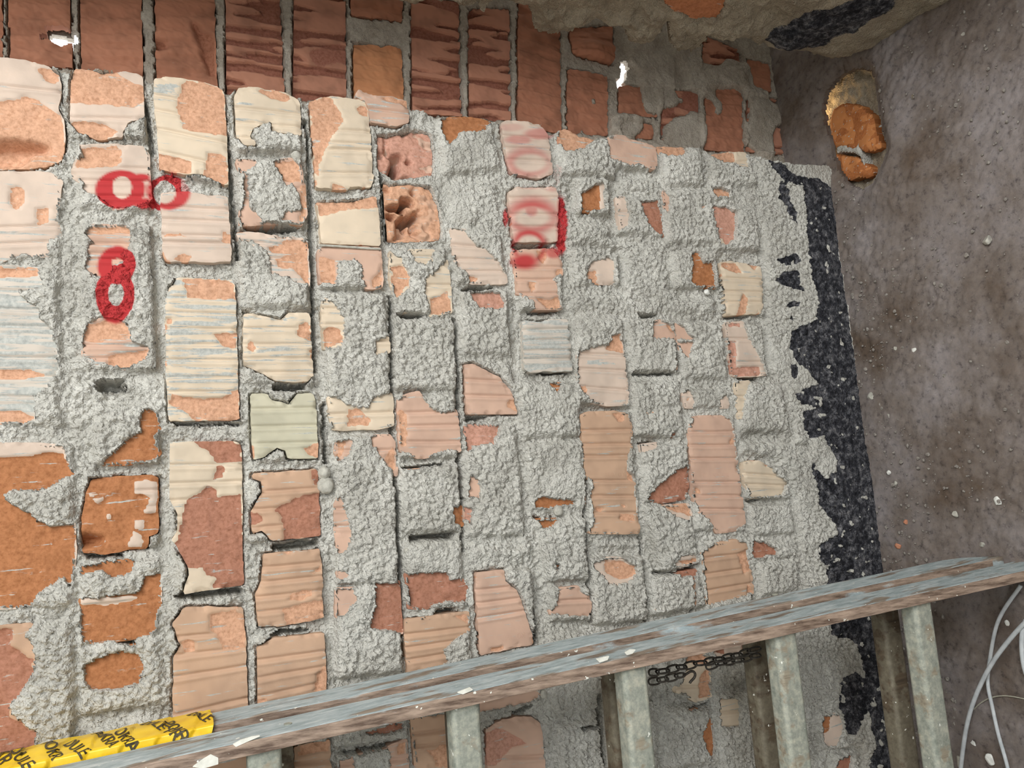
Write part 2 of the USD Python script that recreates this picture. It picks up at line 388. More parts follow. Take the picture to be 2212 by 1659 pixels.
# ----------------------------------------------------------------------------- what the photograph shows (traced, in picture pixels)
BRICKS = [
    dict(q="-38,124 127,149 142,354 -38,362",t='P',r='o',e=["-38,124 30,128 76,135 109,147 129,165 134,182 133,213 127,241 138,258 141,286 139,329 132,349 101,359 63,365 -38,362"],f=1,c=["-38,220 30,218 56,209 84,218 114,241 127,248 139,268 142,342 101,365 -38,365","81,152 96,146 127,159 129,167 122,182 109,180 96,175 89,162"],deep=["-38,309 38,304 76,310 111,319 63,334 46,354 -38,354"],g=[0.25],pr=4),
    dict(q="-38,381 127,385 127,552 -38,562",t='P',r='o',e=["-38,375 106,377 132,395 128,405 122,451 119,476 127,496 127,511 104,519 99,537 106,549 76,552 48,549 0,562 -38,562"],c=["25,405 51,403 53,438 35,456 20,438","78,451 106,451 106,481 84,486"],g=[0.62,0.82],sm=0.3),
    dict(q="-38,577 124,582 129,916 -38,916",t='G',r='o',e=["-38,577 38,578 81,581 94,620 43,628 41,635 58,653 86,668 84,686 111,716 124,775 119,800 114,815 101,833 76,851 73,876 78,906 51,911 -38,916"],c=["-38,577 81,581 81,597 15,600 -38,603","-38,801 71,799 96,810 96,813 51,819 -38,820","-38,886 41,887 78,901 51,914 -38,919"],g=[0.15,0.27,0.38,0.58,0.7,0.83],sm=0.85),
    dict(q="-38,962 157,962 160,1311 -42,1311",t='P',r='d',e=["-38,962 38,961 134,965 146,1000 159,1025 137,1029 109,1051 84,1056 23,1058 10,1073 15,1086 53,1104 84,1127 109,1139 157,1132 159,1205 158,1200 151,1264 133,1246 116,1255 80,1283 66,1308 -42,1311"],c=["-38,987 58,987 101,977 137,982 162,1028 162,1220 163,1200 155,1313 -42,1313"],g=[]),
    dict(q="-42,1360 155,1349 160,1654 -42,1654",t='B',r='r',e=["-42,1360 64,1351 55,1372 77,1410 77,1430 69,1457 50,1488 17,1529 36,1549 80,1585 69,1626 28,1640 -42,1654"],c=["-42,1360 28,1358 25,1394 69,1421 77,1477 28,1518 17,1546 83,1587 69,1632 -42,1657"],g=[0.45,0.75]),
    dict(q="152,147 310,159 316,296 151,299",t='P',r='o',e=["152,175 162,147 177,146 192,149 215,157 243,158 268,154 308,162 313,253 276,268 266,286 268,295 228,301 208,301 167,284 151,263"],f=1,c=["149,175 162,144 192,147 215,156 253,158 271,172 310,187 313,218 296,233 238,228 149,223","149,261 220,268 238,276 253,286 228,303 208,303 167,285"],g=[0.72],pr=3),
    dict(q="165,318 319,322 325,451 177,451",t='P',r='o',e=["175,318 253,316 308,321 318,337 322,415 324,428 311,441 246,449 215,428 182,415 182,405 187,400 175,390 159,380 165,354 175,337"],c=["172,320 253,316 261,324 261,349 253,359 210,362 162,362"],g=[0.33,0.55,0.8],pr=2,lab='pale ribbed brick face crossed by the left loop of the red spray mark'),
    dict(q="175,486 324,489 339,797 177,797",t='K',r='o',e=["192,496 203,489 263,490 285,495 281,511 273,537 263,549 263,565 243,575 235,592 215,600 192,585 184,575 195,557 190,542 203,524 187,504","223,686 253,691 276,701 281,719 284,737 324,756 304,782 268,795 228,785 182,770 182,739 190,704"],c=["190,496 203,487 263,489 286,494 281,504 192,504","187,704 233,689 276,700 281,729 253,737 182,737","235,770 324,754 304,784 268,796 233,786"],g=[0.06,0.13,0.2,0.24,0.84,0.93],pr=2,sm=0.5,lab='mortar-smeared brick under the standing red figure eight'),
    dict(q="203,876 342,876 344,1001 203,1004",t='O',r='d',e=["311,886 327,885 339,901 342,927 332,942 334,962 344,977 332,992 278,1000 225,1001 248,975 276,954 281,944 306,934 304,919"],c=["177,851 380,851 380,1028 177,1028"],g=[],pr=2),
    dict(q="185,1028 343,1025 342,1180 175,1197",t='P',r='d',e=["197,1034 253,1029 327,1025 343,1030 342,1152 322,1159 319,1185 263,1191 228,1199 176,1195 176,1116 185,1068"],f=1,c=["152,1015 354,1015 354,1210 152,1210"],p=["291,1041 316,1034 339,1043 342,1106 311,1111 324,1078 311,1068 289,1068","281,1165 291,1149 308,1157 306,1182 273,1185","197,1076 225,1072 220,1084 208,1089","289,1124 309,1122 309,1144 291,1144","233,1109 238,1109 238,1124 230,1122","192,1063 215,1068 192,1073"],deep=["175,1154 218,1165 220,1175 175,1180"],g=[0.22,0.45],pr=2),
    dict(q="177,1217 344,1208 343,1363 177,1388",t='P',r='d',e=["180,1225 243,1214 293,1212 282,1236 241,1247 221,1230 194,1239 178,1239","313,1246 343,1242 343,1316 335,1358 310,1373 235,1385 180,1385 176,1295 277,1286 299,1280 315,1258"],c=["166,1208 349,1203 349,1394 166,1394"],p=["177,1291 277,1286 304,1291 277,1302 177,1311"],g=[0.55],pr=2),
    dict(q="172,1405 346,1377 360,1518 174,1546",t='O',r='d',e=["181,1439 221,1419 249,1413 299,1412 311,1446 300,1477 243,1491 199,1489 183,1473"],c=["166,1366 387,1366 387,1560 166,1560"],g=[],pr=-2),
    dict(q="333,167 485,195 494,403 342,367",t='C',r='o',e=["332,172 354,167 375,169 430,176 468,187 481,197 486,213 490,291 493,404 463,390 435,377 395,378 344,365 339,278 332,220"],f=1,c=["400,175 476,190 487,210 491,294 415,286 390,278 392,261 380,233 387,205","341,332 385,342 415,352 415,376 354,375 341,367","448,330 490,342 495,405 438,380 446,362"],g=[0.2,0.36,0.56,0.8],pr=5,smear=["329,187 382,182 377,203 329,203"]),
    dict(q="347,415 492,424 500,567 354,565",t='P',r='o',e=["346,416 405,415 441,423 492,425 501,566 461,568 359,565 352,552 348,476"],f=1,c=["482,501 501,511 501,527 478,524","370,563 387,551 415,554 405,567","352,508 395,506 405,511 352,514"],g=[0.22,0.4,0.62,0.73],pr=5,lab='pale ribbed brick face with the right loop of the red spray mark on its upper edge'),
    dict(q="359,600 505,605 519,909 365,911",t='C',r='o',e=["381,601 405,600 503,605 508,615 514,815 516,863 518,905 496,909 418,909 363,911 362,866 358,805 357,646 365,624 375,618"],f=1,c=["392,601 504,605 508,648 430,646 405,643 403,628","372,851 395,858 443,861 476,859 515,841 520,906 496,911 418,909 405,894 365,873","458,719 510,722 510,752 476,747","357,691 372,691 370,701 359,699"],g=[0.14,0.25,0.36,0.47,0.58,0.7,0.8],sm=0.75,pr=5),
    dict(q="367,953 522,954 527,1265 390,1286",t='C',r='r',e=["367,955 504,952 519,959 523,977 525,1215 527,1200 527,1264 393,1284 398,1269 409,1242 405,1222 395,1205 380,1180 370,1165 382,1149 384,1111 366,1078"],f=1,c=["415,953 504,951 523,962 524,997 468,1001 451,982 448,975","471,1003 489,1015 476,1035 457,1035","405,1078 425,1068 451,1048 471,1058 466,1075 522,1066 528,1220 530,1200 530,1258 515,1272 454,1273 470,1247 443,1242 440,1225 409,1228 387,1200 380,1180 387,1139"],g=[0.16,0.28,0.39,0.5],pr=4),
    dict(q="374,1316 527,1312 535,1529 371,1572",t='B',r='o',e=["393,1318 401,1312 443,1310 526,1312 531,1366 535,1529 470,1543 372,1571 374,1421 390,1394 379,1366 371,1349"],f=1,c=["454,1326 506,1318 531,1333 533,1399 481,1406 470,1374 454,1360","391,1383 415,1380 423,1405 396,1410"],g=[0.24,0.4,0.58,0.9],pr=4),
    dict(q="372,1580 535,1550 540,1700 372,1700",t='B',r='o',e=["372,1580 535,1550 540,1700 372,1700"],f=1),
    dict(q="505,195 649,215 650,327 512,324",t='C',r='o',e=["505,210 515,192 540,190 591,195 624,205 641,215 648,228 651,296 624,291 588,286 586,266 570,268 545,281 540,296 555,316 535,316 525,314 510,291"],f=1,c=["555,195 591,194 624,208 626,218 611,220 578,213"],g=[0.3,0.55,0.8],pr=5),
    dict(q="512,347 649,347 659,486 517,496",t='K',r='o',e=["591,354 629,347 646,359 653,415 655,400 659,463 649,485 611,478 611,467 651,456 649,433 631,400 616,405 606,380","512,352 540,349 553,352 545,365 520,375","520,458 540,458 555,466 563,478 555,484 520,486"],c=["591,354 629,347 646,359 649,395 616,395","646,400 662,400 662,471 649,486"],g=[0.45],pr=6),
    dict(q="512,506 660,518 667,666 517,666",t='P',r='o',e=["515,506 540,505 601,515 649,518 660,527 665,616 641,615 626,600 588,591 578,544 545,522 520,519"],c=["578,538 616,519 662,520 665,618 634,582 598,577 596,557 636,552 586,546"],g=[0.1,0.3],sm=0.5,pr=4),
    dict(q="525,678 667,677 677,828 527,828",t='C',r='o',e=["525,682 540,678 606,691 624,676 665,676 670,691 677,815 673,815 667,824 621,827 596,824 568,808 550,800 540,795 525,790"],f=1,c=["644,704 670,694 673,737 639,727","540,737 553,752 548,762 530,754","668,754 675,754 675,775 668,775"],g=[0.22,0.45,0.65,0.85],sm=0.4,pr=5),
    dict(q="537,849 678,847 688,992 545,997",t='Y',r='o',e=["540,851 579,851 584,863 624,873 641,851 675,848 682,866 687,962 686,991 621,991 616,975 596,967 573,987 548,994 543,952"],f=1,c=["656,970 686,953 688,989 667,984"],g=[0.24,0.5,0.75],pr=5,lab='yellowish speckled ribbed brick face'),
    dict(q="541,1023 687,1014 693,1159 543,1170",t='B',r='r',e=["545,1023 677,1013 687,1015 693,1158 654,1162 611,1167 588,1170 565,1147 545,1154 541,1104 565,1066 563,1041 543,1033"],f=1,c=["592,1100 629,1081 654,1070 689,1063 695,1159 611,1170 613,1137 608,1116","540,1104 565,1114 568,1122 545,1139","672,1016 688,1014 692,1043 677,1049"],g=[0.28,0.54,0.8],pr=5),
    dict(q="565,1195 689,1185 699,1336 554,1355",t='B',r='o',e=["565,1195 629,1191 689,1185 694,1214 698,1266 695,1283 699,1336 620,1351 557,1355 551,1283 565,1255 568,1200"],f=1,c=["623,1297 629,1280 673,1272 674,1286 651,1297","609,1316 651,1304 700,1294 700,1338 620,1352","689,1200 695,1217 673,1239 695,1236"],g=[0.2,0.4,0.6,0.8],pr=5),
    dict(q="557,1380 699,1366 707,1491 557,1526",t='B',r='o',e=["555,1399 590,1377 651,1372 699,1366 703,1430 707,1491 557,1526"],f=1,c=["678,1493 684,1460 705,1427 709,1493","555,1510 582,1502 579,1513 557,1524"],g=[0.32,0.58,0.85],pr=5),
    dict(q="570,1530 706,1500 713,1690 570,1690",t='B',r='o',e=["634,1612 678,1604 713,1598 717,1676 634,1676"],f=1,c=["642,1632 651,1612 714,1598 714,1621"]),
    dict(q="667,215 793,223 806,403 679,405",t='C',r='o',e=["667,218 692,212 712,210 735,211 786,218 793,225 797,253 806,390 801,405 755,405 750,411 717,410 681,405 677,342"],f=1,c=["665,218 715,211 722,228 735,243 740,268 717,299 702,324 692,354 682,408 677,342","768,235 791,227 795,253 775,248","715,400 737,400 750,414 717,413"],g=[0.35,0.5,0.58,0.85],pr=5),
    dict(q="681,434 813,428 821,534 692,527",t='C',r='o',e=["681,437 725,438 755,438 778,433 811,423 816,451 821,534 755,530 692,527 689,476"],f=1,c=["679,435 727,437 778,432 812,420 817,451 750,454 692,470"],g=[],pr=6),
    dict(q="689,539 820,539 822,623 692,623",t='K',r='o',e=["689,544 702,536 818,539 823,603 821,620 793,623 781,603 783,575 763,559 727,570 722,613 692,611 689,557"],c=["689,553 722,562 726,614 692,611","803,608 823,577 824,623 801,622"],g=[],pr=5),
    dict(q="694,633 831,635 848,919 716,925",t='C',r='o',e=["699,653 717,656 732,673 739,691 741,739 722,751 702,751 697,678","712,859 722,858 743,871 760,881 796,881 806,861 844,851 848,916 818,923 722,925 715,901","811,737 836,729 839,759 813,765"],c=["699,716 712,705 732,709 743,739 702,752","750,884 778,884 798,903 796,919 750,919"],g=[0.12,0.24,0.36,0.9],pr=2,sm=0.2),
    dict(q="727,942 848,941 861,1261 728,1261",t='K',r='o',e=["730,953 760,951 755,977 732,995 726,977","801,944 841,942 849,957 855,1025 844,1010 829,1000 816,977 813,965 803,965","732,1076 740,1086 743,1104 748,1119 758,1154 748,1187 732,1195 726,1139 726,1091","730,1236 745,1236 750,1247 734,1253"],c=["730,953 750,952 740,982 730,992","831,992 849,962 856,1025"],g=[0.1,0.2,0.5,0.62],pr=2),
    dict(q="725,1272 861,1258 871,1449 731,1466",t='K',r='r',e=["728,1275 761,1273 770,1294 745,1325 728,1330","813,1264 860,1258 867,1365 836,1360 806,1359 800,1354 810,1311"],c=["789,1255 872,1255 872,1366 789,1366"],g=[],pr=2),
    dict(q="717,1568 878,1543 882,1593 720,1615",t='O',r='r',e=["789,1582 869,1560 869,1576 833,1583 792,1586"],c=["706,1532 900,1532 900,1615 706,1615"]),
    dict(q="728,1632 878,1601 882,1676 728,1676",t='K',r='o',e=["840,1615 875,1601 879,1676 847,1676","734,1643 761,1637 767,1676 731,1676"],c=["858,1607 875,1603 876,1629 858,1632"],g=[0.5]),
    dict(q="764,203 879,220 881,276 796,268",t='K',r='o',e=["764,210 773,197 808,210 844,212 877,220 882,241 881,268 854,276 798,267 795,238 786,223"],f=1,c=["813,210 877,219 883,239 867,229 831,220"],g=[0.5],pr=8,sm=0.4),
    dict(q="816,278 935,281 943,387 818,385",t='K',r='k',e=["817,291 844,291 889,281 915,284 930,291 937,329 935,375 899,380 851,386 818,362"],f=1,g=[],kind='cavity',pr=-4,lab='broken-open brick showing its hollow cells'),
    dict(q="829,397 945,397 955,519 837,520",t='O',r='o',e=["829,400 831,390 844,399 887,397 930,405 945,438 953,484 955,501 950,518 839,521 834,451"],f=1,g=[],kind='cavity',pr=-2,lab='broken orange brick hollowed out below another broken brick'),
    dict(q="841,539 960,544 974,676 849,681",t='C',r='o',e=["844,547 864,562 884,597 882,618 869,635 854,646 845,603","884,544 935,544 932,559 915,568 897,565","963,567 968,603 973,672 930,680 922,646 917,633 922,603 943,587"],c=["844,577 869,575 887,597 882,615 854,648","927,646 945,641 968,628 975,675 932,681"],g=[0.1,0.55],sm=0.3,pr=3),
    dict(q="841,691 981,697 989,841 851,841",t='P',r='o',e=[]),
    dict(q="862,856 981,851 993,987 865,987",t='K',r='o',e=["862,867 877,856 902,849 930,884 950,894 983,889 991,972 970,972 945,975 920,987 902,987 867,973 864,927"],c=["862,884 879,896 877,962 865,972"],g=[0.28,0.5,0.76],pr=4),
    dict(q="867,1008 992,1003 997,1149 867,1147",t='O',r='d',e=["978,1095 996,1096 999,1134 982,1132"],c=["970,1078 1021,1078 1021,1154 970,1154"]),
    dict(q="869,1177 996,1165 994,1236 878,1242",t='P',r='o',e=[]),
    dict(q="878,1240 997,1236 1008,1311 883,1313",t='O',r='r',e=["878,1242 966,1236 972,1253 994,1250 1008,1269 1005,1297 983,1300 963,1297 922,1313 886,1311 883,1269"],c=["844,1214 1038,1214 1038,1338 844,1338"],g=[],pr=1),
    dict(q="876,1338 1009,1326 1016,1430 883,1455",t='B',r='o',e=["877,1342 955,1331 1008,1325 1011,1358 983,1377 955,1405 966,1430 883,1452"],c=["980,1330 1009,1325 1010,1347"],g=[0.28,0.52,0.75],pr=4),
    dict(q="887,1549 994,1529 1005,1654 897,1654",t='B',r='o',e=["890,1554 927,1549 994,1532 1008,1654 900,1654"],c=["919,1621 966,1609 994,1609 997,1657 941,1657 936,1634"],g=[0.35,0.6]),
    dict(q="946,254 1059,261 1079,367 955,375",t='O',r='d',e=["952,258 986,253 1013,253 1056,261 1062,268 1036,284 996,286 970,316 958,291"],c=["920,228 1097,228 1097,380 920,380"],g=[],pr=2),
    dict(q="975,494 1079,506 1092,611 986,613",t='P',r='o',e=["975,497 1003,501 1016,524 1046,542 1072,562 1090,597 1091,611 1016,611 1011,595 986,575 981,552"],c=["991,575 1011,594 1034,603 1021,611 1008,603"],g=[0.3,0.55,0.78],pr=4),
    dict(q="996,629 1094,629 1102,765 993,767",t='O',r='k',e=["1011,633 1036,635 1059,632 1079,635 1089,653 1088,665 1056,668 1029,662"],c=["970,615 1122,615 1122,767 970,767"],g=[],pr=2),
    dict(q="1000,780 1100,788 1117,895 1007,895",t='K',r='o',e=["1001,787 1021,785 1052,803 1077,815 1098,840 1107,857 1117,894 1060,896 1007,895"],f=1,c=["1096,865 1110,865 1117,894 1095,880"],g=[0.35,0.65],pr=5),
    dict(q="1005,920 1112,919 1132,1154 1008,1159",t='K',r='k',e=["1005,924 1016,920 1077,921 1074,939 1064,957 1021,962 1016,975 1011,975","1013,1033 1024,1030 1037,1053 1031,1075 1013,1073","1005,1096 1018,1100 1017,1134 1006,1119"],c=["996,914 1097,914 1097,1003 996,1003","1003,1078 1046,1078 1046,1154 1003,1154"],g=[],pr=2),
    dict(q="1026,1235 1146,1229 1161,1388 1032,1419",t='K',r='o',e=["1026,1236 1091,1229 1089,1255 1110,1269 1125,1294 1136,1333 1149,1372 1153,1391 1035,1416 1030,1338"],f=1,c=["1055,1399 1085,1396 1089,1403 1057,1410","1149,1377 1156,1377 1156,1394 1146,1394"],g=[0.22,0.38,0.55],pr=4,txt=0.82),
    dict(q="1040,1490 1165,1470 1166,1515 1043,1540",t='K',r='o',e=["1040,1515 1100,1500 1160,1485 1163,1505 1150,1513 1100,1523 1043,1535"],g=[]),
    dict(q="1050,1560 1160,1545 1180,1690 1052,1690",t='K',r='k',e=["1050,1575 1070,1560 1110,1548 1150,1548 1165,1562 1171,1590 1178,1690 1052,1690"],f=1,c=["1049,1587 1071,1571 1093,1579 1129,1598 1136,1607 1107,1612 1071,1654 1049,1654"],g=[0.6],pr=3),
    dict(q="1078,263 1170,268 1192,383 1102,380",t='P',r='o',e=["1079,268 1090,263 1113,262 1161,267 1174,281 1183,296 1192,377 1164,388 1143,384 1103,377 1095,354 1085,304"],f=1,g=[0.28,0.5,0.72],pr=6,lab='pale ribbed brick face with a soft red ring at the top of the wall'),
    dict(q="1096,405 1202,405 1203,525 1107,524",t='P',r='o',e=["1097,415 1113,405 1156,408 1196,405 1204,425 1202,524 1108,525 1103,476 1098,438"],f=1,g=[0.2,0.5,0.72],pr=6,lab='pale ribbed brick face with blurred red rings and a dark gap below'),
    dict(q="1104,543 1212,542 1212,667 1126,668",t='K',r='o',e=["1105,549 1113,544 1196,541 1212,565 1212,592 1191,603 1202,620 1205,641 1210,666 1156,667 1148,648 1118,633 1113,577"],c=["1142,609 1157,609 1153,628 1146,635","1158,542 1181,544 1174,575 1166,565","1156,643 1189,649 1205,639 1210,668 1181,668","1199,582 1213,580 1213,595 1200,597"],g=[0.28,0.5,0.74],pr=4,lab='pinkish brick face with a fading red spot at its top'),
    dict(q="1127,691 1222,689 1235,803 1131,805",t='G',r='o',e=["1127,692 1156,696 1191,691 1222,690 1230,742 1235,803 1174,803 1143,806 1131,797 1128,729"],f=1,g=[0.2,0.4,0.6,0.76],sm=0.75,pr=5,lab='ribbed brick face smeared with grey mortar streaks'),
    dict(q="1108,823 1242,828 1255,942 1123,942",t='O',r='d',e=["1184,828 1214,829 1204,847"],c=["1156,813 1232,813 1232,851 1156,851"]),
    dict(q="1126,962 1257,952 1270,1096 1153,1099",t='O',r='d',e=["1156,1084 1174,1073 1196,1078 1242,1081 1242,1089 1204,1091 1196,1097 1156,1096"],c=["1131,1053 1257,1053 1257,1104 1131,1104"]),
    dict(q="1158,1122 1262,1120 1271,1250 1185,1255",t='O',r='d',e=["1161,1124 1204,1123 1194,1137 1171,1140","1199,1217 1210,1222 1202,1230"],c=["1131,1104 1283,1104 1283,1230 1131,1230"]),
    dict(q="1187,1271 1274,1266 1278,1338 1191,1341",t='K',r='o',e=["1202,1294 1210,1273 1246,1269 1257,1283 1270,1287 1274,1311 1271,1330 1224,1328 1188,1323 1198,1311"],g=[0.4],pr=2),
    dict(q="1180,1449 1290,1421 1301,1526 1196,1549",t='P',r='o',e=[]),
    dict(q="1202,1568 1299,1554 1310,1670 1207,1670",t='P',r='o',e=[]),
    dict(q="1205,280 1310,300 1330,385 1215,375",t='O',r='o',e=["1209,286 1222,281 1242,289 1270,311 1265,319 1237,327 1217,327 1207,304"],c=["1181,253 1308,253 1308,354 1181,354"],g=[],pr=2),
    dict(q="1245,385 1312,388 1316,462 1248,458",t='P',r='d',e=["1255,422 1280,405 1300,395 1305,405 1300,425 1303,448 1283,456 1257,453 1253,441"],c=["1230,370 1293,370 1296,462 1230,462"],g=[],pr=3),
    dict(q="1230,540 1332,555 1338,615 1240,612",t='P',r='o',e=["1267,584 1280,566 1298,566 1308,556 1324,565 1324,611 1280,612 1267,599"],c=["1265,587 1286,587 1289,611 1277,613"],g=[],pr=3),
    dict(q="1240,690 1340,690 1357,878 1246,868",t='P',r='o',e=["1247,766 1257,759 1298,747 1313,748 1322,732 1315,727 1338,722 1344,767 1347,815 1349,808 1354,873 1308,874 1277,868 1250,835 1247,803"],c=["1313,724 1341,720 1345,765 1323,759 1308,757","1248,833 1265,832 1267,848 1258,854"],g=[0.42,0.6,0.82],pr=4,smear=["1267,780 1326,782 1326,789 1267,787"]),
    dict(q="1256,895 1358,893 1378,1150 1272,1150",t='B',r='o',e=["1255,900 1267,894 1323,891 1353,897 1361,922 1361,962 1357,977 1351,992 1353,1019 1367,1028 1369,1078 1375,1116 1379,1149 1353,1150 1273,1149 1283,1122 1277,1091 1277,1038 1265,1028 1260,977"],c=["1322,892 1342,892 1348,909 1333,911","1285,1094 1303,1096 1300,1106 1285,1104","1338,1109 1366,1111 1369,1127 1338,1124","1341,1089 1351,1091 1346,1099","1352,1008 1369,1025 1366,1041 1353,1035"],g=[0.14,0.26,0.36,0.57,0.7,0.84],pr=4,txt=0.5,lab='tall ribbed buff brick face with lettering pressed upside down'),
    dict(q="1274,1206 1387,1203 1398,1338 1285,1349",t='P',r='o',e=["1281,1218 1310,1208 1321,1206 1340,1208 1371,1225 1371,1239 1354,1257 1329,1262 1310,1259 1303,1242 1285,1230"],c=["1307,1211 1340,1211 1373,1225 1371,1242 1340,1254 1307,1236"],g=[],pr=2),
    dict(q="1290,1449 1406,1419 1409,1504 1301,1521",t='P',r='o',e=[]),
    dict(q="1301,1526 1409,1513 1420,1659 1310,1659",t='K',r='o',e=["1312,1521 1321,1521 1325,1585 1317,1585"]),
    dict(q="1315,290 1410,312 1416,365 1318,360",t='K',r='o',e=["1315,300 1333,294 1348,296 1371,307 1412,319 1415,359 1409,365 1384,355 1353,357 1333,347 1318,347"],g=[],pr=3,sm=0.2),
    dict(q="1333,426 1424,435 1432,510 1340,505",t='P',r='r',e=["1333,428 1348,428 1356,463 1353,487 1341,496 1337,463","1383,438 1422,435 1428,471 1432,509 1409,499 1396,476 1384,448"],c=["1371,425 1447,425 1447,514 1371,514"],g=[0.4],pr=3),
    dict(q="1350,690 1455,695 1465,805 1370,805",t='K',r='o',e=["1409,697 1424,694 1450,704 1455,732 1409,730"],c=["1438,703 1452,700 1451,720"],g=[],pr=3),
    dict(q="1365,825 1465,825 1475,942 1370,942",t='O',r='r',e=["1448,938 1460,931 1460,940 1452,942"],c=["1434,927 1472,927 1472,952 1434,952"]),
    dict(q="1381,957 1484,962 1486,1073 1394,1085",t='P',r='r',e=["1384,963 1419,959 1417,968 1399,975 1385,975","1483,1006 1486,1061 1480,1075 1432,1084 1398,1079 1422,1048 1450,1028 1460,1018"],c=["1384,990 1510,990 1510,1104 1384,1104"],g=[],pr=2),
    dict(q="1386,1094 1488,1091 1509,1217 1431,1233",t='P',r='o',e=["1431,1095 1485,1091 1492,1111 1485,1125 1450,1112","1454,1224 1467,1203 1501,1200 1507,1211 1484,1219"],c=["1431,1095 1485,1090 1494,1116 1475,1109 1445,1101","1462,1211 1507,1206 1507,1217 1478,1221"],g=[],pr=2),
    dict(q="1404,1246 1506,1233 1523,1308 1409,1330",t='O',r='r',e=["1467,1239 1506,1233 1504,1244 1470,1246"],c=["1440,1228 1523,1228 1523,1250 1440,1250"]),
    dict(q="1463,1413 1530,1413 1535,1504 1467,1510",t='C',r='o',e=["1462,1494 1473,1471 1481,1435 1484,1419 1512,1412 1529,1421 1530,1449 1534,1502 1501,1513 1481,1499"],c=["1478,1413 1512,1412 1528,1421 1523,1435 1481,1430","1512,1455 1530,1441 1537,1504 1509,1508"],g=[0.75],pr=3),
    dict(q="1437,1529 1534,1524 1550,1645 1442,1657",t='O',r='d',e=["1528,1529 1537,1560 1540,1587 1545,1629 1534,1640 1523,1615 1516,1596 1520,1579 1528,1560"],c=["1495,1504 1564,1504 1564,1657 1495,1657"]),
    dict(q="1425,320 1510,320 1520,400 1435,400",t='O',r='o',e=["1422,319 1475,320 1485,327 1472,337 1445,337 1427,330"],c=["1409,304 1510,304 1510,354 1409,354"]),
    dict(q="1432,412 1530,412 1545,525 1440,525",t='K',r='o',e=["1434,415 1443,425 1443,461 1436,452"]),
    dict(q="1450,545 1545,545 1552,622 1460,622",t='O',r='d',e=["1491,552 1505,544 1513,554 1518,568 1539,567 1546,620 1505,618 1493,610 1495,570"],c=["1460,527 1561,527 1561,628 1460,628"],g=[],pr=3),
    dict(q="1460,695 1555,700 1570,815 1475,815",t='K',r='k',e=["1461,701 1475,708 1496,734 1462,732","1464,739 1496,741 1491,754 1485,773 1475,765"],g=[]),
    dict(q="1474,841 1567,843 1571,879 1479,879",t='P',r='o',e=["1475,852 1485,843 1491,851 1498,868 1493,879 1480,879","1553,869 1566,854 1571,879 1556,879"],c=["1483,857 1490,859 1485,866"],g=[],pr=3),
    dict(q="1488,903 1580,902 1605,1145 1500,1145",t='K',r='o',e=["1495,904 1510,901 1556,901 1574,908 1581,924 1589,1003 1594,1043 1605,1129 1588,1144 1548,1149 1533,1129 1521,1116 1508,1104 1498,1078 1495,1028 1488,934"],c=["1572,954 1584,942 1584,957 1576,962","1498,1053 1508,1056 1513,1068 1498,1066"],g=[0.13,0.25,0.37,0.58,0.7,0.82],pr=4,txt=0.5,lab='tall ribbed pinkish brick face with rounded top and pressed lettering'),
    dict(q="1512,1178 1608,1168 1625,1300 1525,1320",t='B',r='o',e=["1515,1195 1543,1177 1586,1168 1609,1175 1614,1215 1617,1214 1623,1280 1527,1305 1523,1255 1517,1206"],c=["1592,1197 1615,1186 1620,1233 1603,1240","1615,1261 1625,1280 1611,1286"],g=[0.2,0.45,0.7],pr=4),
    dict(q="1535,1385 1632,1370 1640,1410 1540,1425",t='P',r='r',e=["1539,1406 1578,1394 1631,1383 1635,1394 1606,1406 1548,1419"],c=["1537,1406 1561,1401 1566,1414","1603,1388 1636,1380 1636,1405 1600,1408"],g=[0.3],pr=3),
    dict(q="1548,1505 1640,1490 1660,1690 1555,1690",t='C',r='o',e=["1555,1510 1589,1507 1595,1532 1592,1557 1595,1568 1559,1570 1554,1532"],g=[0.2,0.38,0.5],pr=2),
    dict(q="1530,335 1615,332 1632,400 1540,400",t='C',r='o',e=["1536,337 1574,332 1609,332 1615,365 1596,359 1586,355 1561,350"],c=["1510,329 1586,329 1586,367 1510,367"]),
    dict(q="1532,402 1580,405 1582,428 1535,430",t='C',r='o',e=["1536,406 1561,408 1577,415 1574,426 1543,425"],c=["1510,400 1586,400 1586,430 1510,430"]),
    dict(q="1533,442 1628,450 1640,540 1545,540",t='C',r='k',e=["1536,446 1551,448 1567,449 1589,461 1587,514 1569,530 1554,527 1546,489"],c=["1523,438 1612,438 1612,506 1569,532 1561,516 1523,506"],g=[],pr=2),
    dict(q="1553,566 1640,574 1648,680 1566,682",t='C',r='o',e=["1553,567 1574,565 1612,571 1639,576 1644,600 1648,650 1643,679 1568,682 1560,610"],f=1,c=["1553,568 1586,569 1603,592 1561,582","1604,633 1614,648 1610,681 1589,680","1607,567 1637,575 1627,585"],g=[0.3,0.55,0.75],pr=4),
    dict(q="1564,698 1640,700 1655,810 1582,812",t='P',r='k',e=["1566,700 1602,698 1612,727 1640,775 1652,808 1620,811 1582,811"],c=["1572,737 1589,737 1586,795 1576,815","1579,795 1640,791 1641,813 1580,811","1569,699 1599,699 1596,706 1574,706"],g=[0.3,0.75],pr=4),
    dict(q="1588,826 1685,830 1705,935 1598,930",t='C',r='o',e=["1589,828 1617,825 1608,851 1602,906 1594,904"],g=[0.3,0.6],pr=2),
    dict(q="1606,1000 1690,1010 1705,1075 1612,1078",t='C',r='o',e=["1606,1003 1620,998 1636,999 1660,1011 1676,1027 1700,1044 1687,1068 1647,1073 1618,1074 1609,1040"],c=["1687,1065 1700,1042 1700,1057 1692,1068"],g=[0.3,0.6],pr=3),
    dict(q="1615,1090 1705,1090 1712,1150 1622,1155",t='P',r='o',e=[]),
